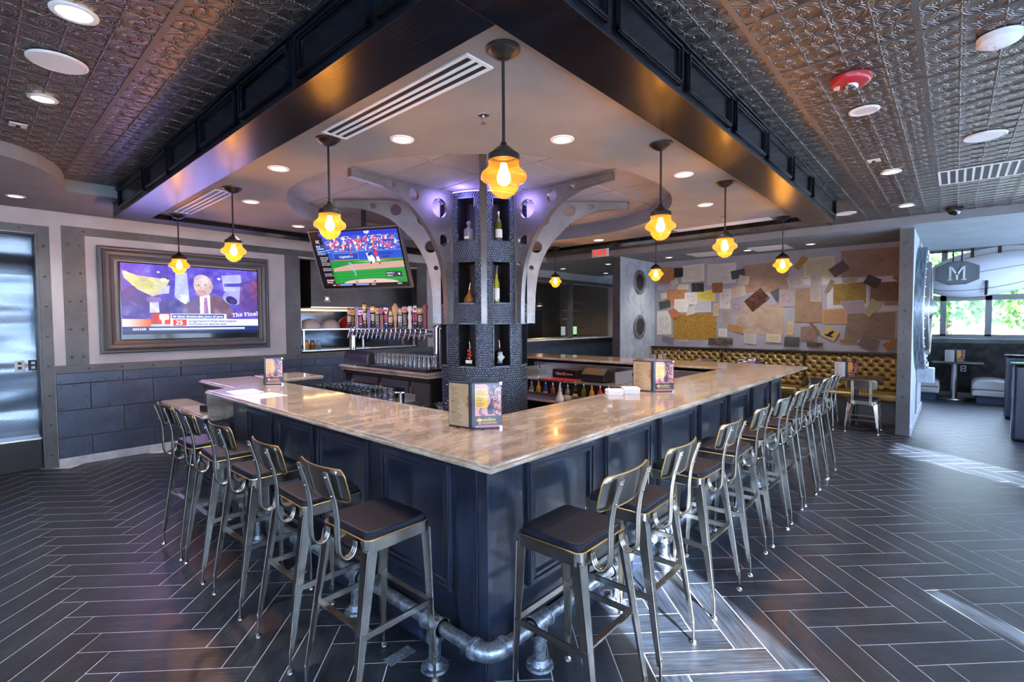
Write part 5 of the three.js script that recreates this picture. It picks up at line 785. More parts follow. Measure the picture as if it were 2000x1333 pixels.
// ---------- inside the bar, behind the left counter: glass rack, shaker, glasses ----------
{
  const t = thing('glass_rack', 'steel underbar drainer crowded with glasses behind the left counter', 'drainboard'); part(t, 'drainboard', tri(rspan(2.5, 3.08, 0.805, 0.835, -5.3, -4.1, 0.006)), MT.steel); part(t, 'splash', tri(rspan(3.06, 3.08, 0.835, 0.89, -5.3, -4.1, 0.003)), MT.steel); for (const [x, z] of [[2.55, -5.25], [2.55, -4.15], [3.03, -5.25], [3.03, -4.15]]) part(t, 'leg', rod(V(x, 0, z), V(x, 0.81, z), 0.018), MT.steel);
  const gG = lathe([[0.0, 0.006], [0.03, 0.006], [0.034, 0.0], [0.035, 0.004], [0.038, 0.09], [0.0395, 0.118], [0.037, 0.118], [0.0355, 0.09], [0.032, 0.012], [0, 0.012]], 16);
  const tum = one('tumbler', 'clear rocks glass crowded on the drainer behind the left counter', 'glass', gG, MT.glass, [2.58, 0.836, -5.2], 0, 'glasses on the drainer');
  for (let i = 0; i < 5; i++) for (let j = 0; j < 11; j++) if (i || j) dup(tum, [2.58 + i * 0.088, 0.836, -5.2 + j * 0.088 + (i % 2) * 0.02], 0);
  const lv = 0.86, sh = (o) => o;
  const st = thing('underbar_shelf', 'dark steel shelf behind the left counter holding a shaker', 'shelf'); part(st, 'shelf', tri(rspan(2.12, 2.75, 0.80, 0.822, -4.0, -2.9, 0.004)), MT.steel); for (const [x, z] of [[2.16, -3.96], [2.16, -2.94], [2.71, -3.96], [2.71, -2.94]]) part(st, 'leg', rod(V(x, 0, z), V(x, 0.8, z), 0.018), MT.steel);
  one('cocktail_shaker', 'tall polished steel shaker cup behind the left counter', 'shaker', lathe([[0, 0], [0.034, 0.001], [0.036, 0.008], [0.046, 0.17], [0.048, 0.175], [0.0455, 0.174], [0.035, 0.012], [0, 0.012]], 28), MT.chrome, [2.62, 0.822, -3.72]);
  one('tumbler', 'single short glass right of the steel shaker', 'glass', gG, MT.glass, [2.60, 0.822, -3.45]); one('tumbler', 'low glass between the shaker and the stemmed glass', 'glass', gG, MT.glass, [2.58, 0.822, -3.28]);
  one('coupe_glass', 'stemmed margarita glass in front of the column', 'glass', lathe([[0, 0.0], [0.035, 0.001], [0.034, 0.004], [0.006, 0.01], [0.005, 0.085], [0.012, 0.095], [0.03, 0.115], [0.034, 0.135], [0.055, 0.15], [0.056, 0.153], [0.032, 0.138], [0.026, 0.116], [0, 0.1]], 28), MT.glass, [2.56, 0.822, -3.08]);
  const cb = thing('drain_cabinet', 'dark equipment cabinet behind the left counter under the shaker', 'cabinet', [2.28, 0, -4.55]); part(cb, 'body', tri(rbox(0.1, 0.7, 0.5, 0.01, 0, 0.35, 0)), MT.black);
}
// ---------- inside the bar, along the back counter: speed rail, sink station, printers ----------
{
  const s = thing('bar_station', 'stainless underbar station along the back counter with speed rail', 'bar station');
  part(s, 'body', tri(rspan(5.45, 6.05, 0.1, 0.80, -4.95, -2.2, 0.006)), MT.black); part(s, 'top', tri(rspan(5.42, 6.08, 0.80, 0.815, -4.97, -2.2, 0.004)), MT.steel); part(s, 'splashback', tri(rspan(6.03, 6.06, 0.815, 1.0, -4.95, -2.2, 0.004)), MT.steel);
  part(s, 'end_splash', tri(rspan(5.46, 6.03, 0.815, 0.965, -4.74, -4.72, 0.004)), MT.steel); part(s, 'divider', tri(rspan(5.5, 6.03, 0.815, 0.98, -3.2, -3.185, 0.006)), MT.steel);
  part(s, 'speed_rail', tm(rspan(5.28, 5.45, 0.555, 0.57, -4.6, -2.4, 0.003), rspan(5.275, 5.285, 0.57, 0.66, -4.6, -2.4, 0.003)), MT.steel);
  const mats = [BM.clear, BM.amber, BM.blue, BM.brown, BM.clear, BM.clear, BM.dark, BM.green, BM.amber, BM.red, BM.clear, BM.green, BM.brown, BM.olive, BM.clear], words = ['clear', 'amber', 'cobalt blue', 'brown', 'clear frosted', 'clear pale', 'black', 'green', 'golden', 'red', 'clear slim', 'dark green', 'dark brown', 'yellow', 'clear end'];
  mats.forEach((m, i) => {
    const b = thing('speed_rail_bottle', `${words[i]} spirit bottle with steel pourer, ${['first', 'second', 'third', 'fourth', 'fifth', 'sixth', 'seventh', 'eighth', 'ninth', 'tenth', 'eleventh', 'twelfth', 'thirteenth', 'fourteenth', 'fifteenth'][i]} from the column in the speed rail`, 'bottle', [5.365, 0.571, -4.45 + i * 0.125], 0, 'bottles in the speed rail'), h = rr(0.19, 0.23);
    part(b, 'body', lathe([[0, 0], [0.034, 0.001], [0.036, 0.012], [0.036, h * 0.62], [0.03, h * 0.72], [0.013, h * 0.85], [0.013, h], [0, h + 0.001]], 18), m); part(b, 'pourer', tm(rod(V(0, h, 0), V(0, h + 0.02, 0), 0.011, 0.007, 8), rod(V(0, h + 0.02, 0), V(-0.008, h + 0.06, 0), 0.0045, 0.004, 6)), MT.steel);
    if (i % 2 === 0) part(b, 'label', new THREE.CylinderGeometry(0.0366, 0.0366, h * 0.35, 16, 1, true, -2.8, 2.6).translate(0, h * 0.32, 0), std({ color: pick([hex('#d9d2c2'), hex('#e8c23a'), hex('#c0392b'), hex('#f0f0ee')]), roughness: 0.6 }));
  });
  const w = one('white_squeeze_bottle', 'bulbous white bottle with pourer in front of the speed rail', 'bottle', lathe([[0, 0], [0.05, 0.002], [0.055, 0.03], [0.045, 0.07], [0.024, 0.11], [0.014, 0.15], [0.012, 0.19], [0.006, 0.24], [0, 0.241]], 22), MT.white, [5.19, 0.575, -3.83]);
  one('rail_shelf', 'low steel shelf carrying the white bottle before the speed rail', 'shelf', tm(rspan(5.1, 5.27, 0.555, 0.575, -4.6, -3.3, 0.003), rspan(5.11, 5.13, 0, 0.555, -4.55, -4.53, 0.003), rspan(5.11, 5.13, 0, 0.555, -3.37, -3.35, 0.003)), MT.steel);
  const sign = canvasTex(512, 128, (c, W, H) => { c.fillStyle = '#0c0c10'; c.fillRect(0, 0, W, H); c.save(); c.transform(1, 0, -0.2, 1, 20, 0); text(c, "Tito's", 40, 66, 74, '#f2f2f2', 'serif'); text(c, 'Handmade', 300, 66, 44, '#f2f2f2', 'serif', true, 170); c.restore(); blob(c, 262, 64, 34, 34, '#e07a20'); });
  const p1 = thing('bar_caddy', 'black bar caddy with white script lettering by the bar mats', 'caddy', [5.80, 0.815, -4.13], -Math.PI / 2); part(p1, 'body', tri(rbox(0.42, 0.13, 0.2, 0.012, 0, 0.066, 0)), MT.black); part(p1, 'lettering', planeUV(0.36, 0.09, 0, 0.07, 0.1005), std({ map: sign, roughness: 0.5 }));
  const p2 = thing('receipt_printer', 'boxy black receipt printer under the back counter', 'printer', [5.75, 0.815, -3.6], -Math.PI / 2); part(p2, 'body', tri(ext(shape([[-0.15, 0], [0.15, 0], [0.15, 0.09], [0.05, 0.165], [-0.15, 0.165]]), 0.34, 0.008, 2).rotateY(-Math.PI / 2).translate(0.17, 0.01, 0)), MT.black); part(p2, 'paper_slot', tri(box(0.2, 0.006, 0.02, 0, 0.176, -0.06)), MT.steel);
  one('bar_mat', 'red rubber bar mat draped in front of the black caddy', 'bar mat', tri(rspan(5.43, 5.68, 0.8155, 0.828, -4.4, -3.82, 0.005)), BM.red);
  const fc = one('faucet', 'curved chrome sink faucet beside the column', 'faucet', tm(tube([V(0, 0, 0), V(0, 0.12, 0), V(-0.03, 0.18, 0.03), V(-0.09, 0.19, 0.09), V(-0.13, 0.15, 0.13)], 0.012, 30, 10), cyl(0.03, 0.03, 0.02, 0, 0.01, 0, 16)), MT.chrome, [5.7, 0.815, -4.6]);
  one('soda_gun_holster', 'silver soda gun resting at the divider of the station', 'soda gun', tm(rbox(0.05, 0.05, 0.10, 0.012, 0, 0.13, 0), rbox(0.03, 0.11, 0.03, 0.008, 0, 0.055, 0), tube([V(0, 0.13, 0.05), V(0.05, 0.1, 0.12), V(0.1, 0.02, 0.1)], 0.008, 20, 8)), MT.chrome, [5.72, 0.815, -3.02], 0.4);
}
// ---------- kitchen pass: shelf, hood, bowls, heat lamp; equipment behind the glazed wall ----------
{
  const h = thing('kitchen_hood', 'dark steel extractor hood behind the kitchen pass', 'extractor hood'); part(h, 'hood', tri(rspan(3.95, 6.2, 1.905, 2.75, -9.2, -8.1, 0.01)), MT.strip); part(h, 'lip', tri(rspan(3.94, 6.21, 1.885, 1.91, -9.2, -8.09, 0.004)), MT.steel); const d = part(h, 'display', tri(rspan(4.17, 4.30, 1.985, 2.10, -8.099, -8.09, 0.003)), MT.blackGloss); part(d, 'display_digits', planeUV(0.05, 0.045, 4.23, 2.045, -8.088), std({ color: C(0.1, 0.1, 0.1), emissive: C(0.45, 0.75, 1), emissiveIntensity: 2.5 }));
  const bk = thing('steel_backsplash', 'rippled stainless backsplash glowing amber below the hood', 'backsplash'); part(bk, 'sheet', tri(span(3.6, 6.25, 0.9, 1.9, -9.3, -9.28)), MT.stainless);
  const hl = thing('heat_lamp', 'long heat lamp strip under the kitchen hood', 'heat lamp', [4.7, 1.87, -8.75]); part(hl, 'reflector', tri(rspan(-0.7, 0.7, 0, 0.015, -0.06, 0.06, 0.004)), MT.steel); part(hl, 'lamp_tube', rod(V(-0.62, -0.01, 0), V(0.62, -0.01, 0), 0.01, 0.01, 10), std({ color: C(1, 0.7, 0.4), emissive: C(1, 0.55, 0.2), emissiveIntensity: 6 }));
  const l = new THREE.RectAreaLight(C(1, 0.55, 0.2), 4, 1.2, 0.1); l.position.set(0, -0.03, 0); l.rotation.x = -Math.PI / 2; hl.add(l);
  const s = thing('pass_shelf', 'two-tier stainless shelf in the kitchen pass opening', 'shelf'); for (const y of [1.175, 1.51]) part(s, 'shelf_board', tri(rspan(3.54, 5.74, y, y + 0.028, -8.0, -7.58, 0.005)), MT.steel); for (const x of [3.58, 4.62, 5.7]) part(s, 'upright', tm(rspan(x - 0.015, x + 0.015, 1.2, 1.51, -7.63, -7.60, 0.003), rspan(x - 0.015, x + 0.015, 1.2, 1.51, -7.98, -7.95, 0.003)), MT.steel);
  part(s, 'grab_rail', rod(V(3.545, 1.54, -7.62), V(3.545, 1.72, -7.62), 0.012), MT.steel);
  const bowl = (r, n) => { const pts = [[0, r * 0.98]]; for (let i = n; i >= 0; i--) { const a = i / n * 1.45; pts.push([r * Math.cos(a) * (i % 2 ? 1 : 0.985), r * 0.95 * Math.sin(a)]); } return lathe(pts, 30); };
  const put = (x, z, r, m, lab) => one('bowl_stack', lab, 'bowls', bowl(r, 12), m, [x, 1.539, z], 0, 'domes on the pass shelf'); const cream = std({ color: C(0.62, 0.55, 0.50), roughness: 0.5 });
  put(3.75, -7.76, 0.17, cream, 'cream ribbed dome of nested bowls, left on the pass shelf'); put(4.09, -7.74, 0.16, cream, 'cream ribbed dome of nested bowls beside the red one'); put(4.50, -7.78, 0.235, MT.red, 'large red ribbed dome of nested bowls on the pass shelf'); put(4.915, -7.8, 0.15, std({ color: C(0.02, 0.05, 0.2), roughness: 0.5 }), 'dark blue dome of bowls right of the red one');
  const jar = lathe([[0, 0], [0.04, 0.001], [0.042, 0.1], [0.03, 0.13], [0.03, 0.15], [0, 0.152]], 16);
  [['amber', BM.amber, 3.66], ['brown', BM.brown, 3.76], ['clear', BM.clear, 3.86]].forEach(([n, m, x]) => one('sauce_jar', `${n} sauce jar on the lower pass shelf`, 'jar', jar, m, [x, 1.203, -7.7], 0, 'jars on the lower pass shelf'));
  const eq = thing('kitchen_line', 'stainless kitchen equipment behind the glazed half wall', 'kitchen equipment'); part(eq, 'counter', tri(rspan(7.0, 13.0, 0, 0.9, -9.6, -9.0, 0.01)), MT.steel); part(eq, 'oven', tri(rspan(8.2, 9.8, 0.9, 1.9, -10.2, -9.3, 0.01)), MT.steel); part(eq, 'sheet', tri(span(10.6, 13.0, 0.95, 2.0, -10.34, -10.32)), MT.stainless); for (let i = 0; i < 6; i++) part(eq, 'rack_shelf', tri(rspan(12.1, 12.9, 0.95 + i * 0.25, 0.965 + i * 0.25, -8.8, -8.3, 0.002)), MT.steel);
  const mon = thing('order_monitor', 'small green-lit order monitor behind the glazed half wall', 'monitor', [11.35, 1.2, -7.95]); part(mon, 'body', tri(rbox(0.45, 0.3, 0.05, 0.01, 0, 0.17, 0)), MT.black); part(mon, 'screen', planeUV(0.4, 0.22, 0, 0.18, 0.0255), std({ color: C(0.05, 0.05, 0.05), emissive: C(0.45, 0.85, 0.4), emissiveIntensity: 0.9 })); part(mon, 'stand', tri(rbox(0.1, 0.025, 0.1, 0.004, 0, 0.012, 0)), MT.black);
  const mo2 = thing('order_monitor', 'small pale order monitor left of the green one', 'monitor', [10.98 + 0.02, 1.2, -8.02]); part(mo2, 'body', tri(rbox(0.24, 0.3, 0.05, 0.01, 0, 0.17, 0)), MT.black); part(mo2, 'screen', planeUV(0.2, 0.24, 0, 0.17, 0.0255), std({ color: C(0.05, 0.05, 0.05), emissive: C(0.6, 0.7, 0.65), emissiveIntensity: 0.5 }));
  one('kitchen_shelf', 'shelf carrying the order monitors behind the glass', 'shelf', tri(rspan(9.0, 12.6, 1.165, 1.199, -8.15, -7.78, 0.004)), MT.steel);
  const lp = thing('heat_lamp', 'warm heat lamp over the kitchen line behind the glass', 'heat lamp', [11.6, 2.1, -9.3]); part(lp, 'reflector', lathe([[0.02, 0.1], [0.05, 0.08], [0.1, 0], [0.095, 0]], 24), MT.steel); part(lp, 'bulb', new THREE.SphereGeometry(0.04, 14, 10).translate(0, 0.03, 0), MT.bulb); const pl = new THREE.PointLight(C(1, 0.58, 0.25), 5); pl.position.set(0, 0.03, 0); pl.shadow.radius = 1.5; lp.add(pl); part(lp, 'cord', rod(V(0, 0.1, 0), V(0, 0.8, 0), 0.006), MT.black);
  const out = (x, l) => { const o = thing('wall_outlet', l, 'outlet', [x, 1.16, -7.93], 0, 'outlets in the steel alcove'); part(o, 'plate', tri(rbox(0.08, 0.12, 0.008, 0.004, 0, 0, 0.004)), l.includes('white') ? MT.white : MT.black); part(o, 'sockets', tm(rbox(0.032, 0.03, 0.004, 0.003, 0, 0.026, 0.01), rbox(0.032, 0.03, 0.004, 0.003, 0, -0.026, 0.01)), l.includes('white') ? MT.black : MT.white, { kind: 'stuff' }); };
  out(0.425, 'white wall outlet on the stainless alcove wall'); out(0.535, 'black wall outlet on the stainless alcove wall');
}
// ---------- gold tufted banquette ----------
{
  const tuft = (z0, z1, y0, y1, px, py) => { // buttoned back facing -x
    const nu = Math.round((z1 - z0) / 0.0125), nv = Math.round((y1 - y0) / 0.0125), w = z1 - z0, h = y1 - y0, pos = [], idx = [], bn = [];
    for (let j = -1; j <= Math.ceil(h / py) + 1; j++) for (let i = -1; i <= Math.ceil(w / px) + 1; i++) bn.push([(i + (j % 2 ? 0.5 : 0)) * px, (j + 0.5) * py]);
    for (let i = 0; i <= nu; i++) for (let j = 0; j <= nv; j++) {
      const u = i / nu * w, v = j / nv * h; let d1 = 9; const s = u / px, t = v / py - 0.5; // diamond folds
      for (const [a, b] of bn) d1 = Math.min(d1, Math.hypot((u - a) / px, (v - b) / (py * 1.0)) * 1.0);
      const f1 = Math.abs(((s + t / 2) % 1 + 1) % 1 - 0.5) * 2, f2 = Math.abs(((s - t / 2) % 1 + 1) % 1 - 0.5) * 2, ed = Math.min(u, w - u, v, h - v);
      const pillow = Math.min(1, (1 - f1) * 2.4) * 0.5 + Math.min(1, (1 - f2) * 2.4) * 0.5, dep = 0.05 * Math.exp(-d1 * d1 * 20) + 0.03 * (1 - pillow);
      const bulge = 0.055 * Math.min(1, Math.sqrt(Math.max(0, ed) / 0.05));
      pos.push(-(bulge - dep), y0 + v, z0 + u);
    }
    for (let i = 0; i < nu; i++) for (let j = 0; j < nv; j++) { const a = i * (nv + 1) + j, b = a + nv + 1; idx.push(a, a + 1, b, b, a + 1, b + 1); }
    const g = new THREE.BufferGeometry(); g.setAttribute('position', new THREE.Float32BufferAttribute(pos, 3)); g.setAttribute('uv', new THREE.Float32BufferAttribute(new Array(pos.length / 3 * 2).fill(0).map((_, k) => (k % 2 ? pos[(k >> 1) * 3 + 1] : pos[(k >> 1) * 3 + 2])), 2)); g.setIndex(idx); g.computeVertexNormals(); return g;
  };
  const b = thing('banquette', 'long gold button-tufted banquette below the poster wall', 'banquette'), X = 10.05;
  part(b, 'back_frame', tri(span(X + 0.001, 10.185, 0.42, 1.055, -4.92, -0.61)), MT.black); part(b, 'cap_rail', tri(rspan(X - 0.06, 10.185, 1.055, 1.085, -4.92, -0.61, 0.006)), MT.black);
  for (const [z0, z1] of [[-4.91, -3.45], [-3.44, -2.0], [-1.99, -0.615]]) { part(b, 'tufted_back', tuft(z0, z1, 0.46, 1.055, 0.148, 0.075).translate(X, 0, 0), MT.gold); part(b, 'seat_cushion', tri(rbox(0.52, 0.13, z1 - z0 - 0.008, 0.045, X - 0.25, 0.40, (z0 + z1) / 2, 0, 3)), MT.gold); }
  part(b, 'base', tri(span(X - 0.46, X + 0.1, 0.0, 0.335, -4.91, -0.615)), MT.strip);
}
// ---------- tables, low chairs and menus in front of the banquette ----------
{
  const tab = (z, l) => { const t = thing('dining_table', l, 'table', [9.12, 0, z], 0, 'dark tables along the banquette'); part(t, 'table_top', tri(rbox(0.62, 0.03, 0.68, 0.008, 0, 0.735, 0)), MT.darkWood); part(t, 'pedestal', rod(V(0, 0.02, 0), V(0, 0.72, 0), 0.04, 0.04, 16), MT.black); part(t, 'base_plate', cyl(0.26, 0.25, 0.016, 0, 0.008, 0, 32), MT.black); };
  tab(-1.12, 'dark square table beside the right riveted post'); tab(-2.55, 'dark square table in the middle of the banquette row'); tab(-4.15, 'dark square table near the porthole wall');
  menu(9.02, 0.751, -1.22, -0.75, -0.9, 'folded menu on the table nearest the riveted post', 0.24, 0.16, MP); menu(9.02, 0.751, -2.66, -0.75, -0.8, 'folded menu on the middle banquette table', 0.22, 0.15, MP); menu(9.02, 0.751, -4.30, -0.75, -0.8, 'folded menu on the table by the porthole wall', 0.24, 0.16, MP);
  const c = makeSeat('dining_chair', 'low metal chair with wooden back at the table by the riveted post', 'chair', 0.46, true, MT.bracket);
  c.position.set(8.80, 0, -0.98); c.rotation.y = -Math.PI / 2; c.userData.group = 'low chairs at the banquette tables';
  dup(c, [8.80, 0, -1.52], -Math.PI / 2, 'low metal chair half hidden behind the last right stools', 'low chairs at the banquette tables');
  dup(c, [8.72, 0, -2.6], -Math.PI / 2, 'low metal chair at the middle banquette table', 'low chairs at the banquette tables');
}
// ---------- portholes ----------
{
  const P = (y, l) => { const t = thing('porthole', l, 'porthole', [9.465, y, -4.925], 0, 'portholes'); part(t, 'ring', lathe([[0.175, 0.0], [0.175, 0.03], [0.185, 0.036], [0.235, 0.034], [0.25, 0.024], [0.252, 0.0]], 44).rotateX(Math.PI / 2), MT.portRing); part(t, 'glass', cyl(0.178, 0.178, 0.008, 0, 0.012, 0, 40).rotateX(Math.PI / 2), MT.portGlass); for (let k = 0; k < 8; k++) part(t, 'bolt', mv(rivet(0.012, 0.8), 0.212 * Math.cos(k * 0.785), 0.212 * Math.sin(k * 0.785), 0.034), MT.steel); };
  P(2.44, 'upper round porthole in the pale plaster wall'); P(1.505, 'lower round porthole in the pale plaster wall');
}
// ---------- collage of posters and papers on the alcove wall ----------
{
  const papers = {
    map: canvasTex(512, 512, (c, w, h) => { c.fillStyle = '#f2ece4'; c.fillRect(0, 0, w, h); for (let i = 0; i < 60; i++) blob(c, rnd() * w, rnd() * h, 20 + rnd() * 70, 14 + rnd() * 40, pick(['#d8c6b0', '#fff', '#c2a488']), 0.18, rnd() * 3); for (let i = 0; i < 1500; i++) blob(c, rnd() * w, rnd() * h, 1 + rnd() * 7, 1 + rnd() * 3, pick(['#a8845f', '#8a6a4c', '#fff', '#b8a28a']), 0.28, rnd() * 3); c.strokeStyle = '#6a4a30'; c.globalAlpha = 0.5; for (let i = 0; i < 26; i++) { c.lineWidth = 0.6 + rnd(); c.beginPath(); let x = rnd() * w, y = rnd() * h; c.moveTo(x, y); for (let k = 0; k < 6; k++) { x += rr(-30, 30); y += rr(-30, 30); c.lineTo(x, y); } c.stroke(); } }),
    worn: canvasTex(512, 512, (c, w, h) => { c.fillStyle = '#f0eae2'; c.fillRect(0, 0, w, h); for (let i = 0; i < 70; i++) blob(c, rnd() * w, rnd() * h, 20 + rnd() * 80, 10 + rnd() * 60, pick(['#dccdbb', '#fff', '#cbb69e']), 0.16, rnd() * 3); for (let i = 0; i < 900; i++) blob(c, rnd() * w, rnd() * h, 1 + rnd() * 4, 1 + rnd() * 2, pick(['#b89c7e', '#e0d2c0', '#9a7e60']), 0.25, rnd() * 3); c.fillStyle = '#7a6a58'; for (let i = 0; i < 900; i++) { c.globalAlpha = 0.25; c.fillRect(rnd() * w, rnd() * h, 1 + rnd() * 3, 1); } }),
    script: canvasTex(256, 256, (c, w, h) => { c.fillStyle = '#fff'; c.fillRect(0, 0, w, h); c.strokeStyle = '#4a4038'; c.globalAlpha = 0.6; for (let y = 22; y < h - 14; y += 13) { c.lineWidth = 1.4; c.beginPath(); c.moveTo(16, y); const e = 120 + rnd() * 110; for (let x = 16; x < e; x += 3) c.lineTo(x, y + rr(-4, 4)); c.stroke(); } }),
    sketch: canvasTex(256, 256, (c, w, h) => { c.fillStyle = '#fff'; c.fillRect(0, 0, w, h); c.strokeStyle = '#3a3430'; c.globalAlpha = 0.65; for (let i = 0; i < 16; i++) { c.lineWidth = 1 + rnd() * 2; const x = w * (0.25 + 0.5 * rnd()), y = h * (0.2 + 0.6 * rnd()); c.beginPath(); c.ellipse(x, y, 8 + rnd() * 50, 8 + rnd() * 40, rnd() * 3, 0, 2 + rnd() * 4.2); c.stroke(); } for (let i = 0; i < 30; i++) { c.lineWidth = 1; c.beginPath(); const x = rnd() * w, y = rnd() * h; c.moveTo(x, y); c.lineTo(x + rr(-40, 40), y + rr(-40, 40)); c.stroke(); } }),
    plan: canvasTex(256, 256, (c, w, h) => { c.fillStyle = '#fff'; c.fillRect(0, 0, w, h); c.strokeStyle = '#5a5048'; c.globalAlpha = 0.55; c.lineWidth = 1.2; for (let i = 0; i < 7; i++) { c.strokeRect(24 + i * 12, 24 + i * 9, w - 48 - i * 24, h - 48 - i * 20); } for (let i = 0; i < 18; i++) { c.beginPath(); c.moveTo(30 + i * 11, 40); c.lineTo(30 + i * 11, h - 40); c.stroke(); } }),
    photo: canvasTex(256, 256, (c, w, h) => { c.fillStyle = '#666'; c.fillRect(0, 0, w, h); for (let i = 0; i < 120; i++) blob(c, rnd() * w, rnd() * h, 4 + rnd() * 30, 4 + rnd() * 20, pick(['#444', '#888', '#bbb', '#333', '#fff']), 0.3, rnd() * 3); }),
    gears: canvasTex(512, 512, (c, w, h) => { c.fillStyle = '#efe6d0'; c.fillRect(0, 0, w, h); for (let i = 0; i < 900; i++) { c.strokeStyle = pick(['#4a3608', '#fff4d0', '#2a2004', '#8a6a20']); c.globalAlpha = 0.45; c.lineWidth = 1 + rnd() * 2; c.beginPath(); c.arc(rnd() * w, rnd() * h, 2 + rnd() * 12, 0, 2 + rnd() * 4.3); c.stroke(); } for (let i = 0; i < 500; i++) blob(c, rnd() * w, rnd() * h, 2 + rnd() * 12, 1 + rnd() * 5, pick(['#5a4410', '#fff0c0', '#3a2a08']), 0.3, rnd() * 3); }),
    flyer: canvasTex(256, 256, (c, w, h) => { c.fillStyle = '#fff'; c.fillRect(0, 0, w, h); blob(c, 128, 120, 30, 82, '#1a1408', 1, 0.35); blob(c, 128, 185, 74, 22, '#1a1408', 1, -0.25); blob(c, 66, 190, 20, 12, '#1a1408'); }),
    blank: null,
  };
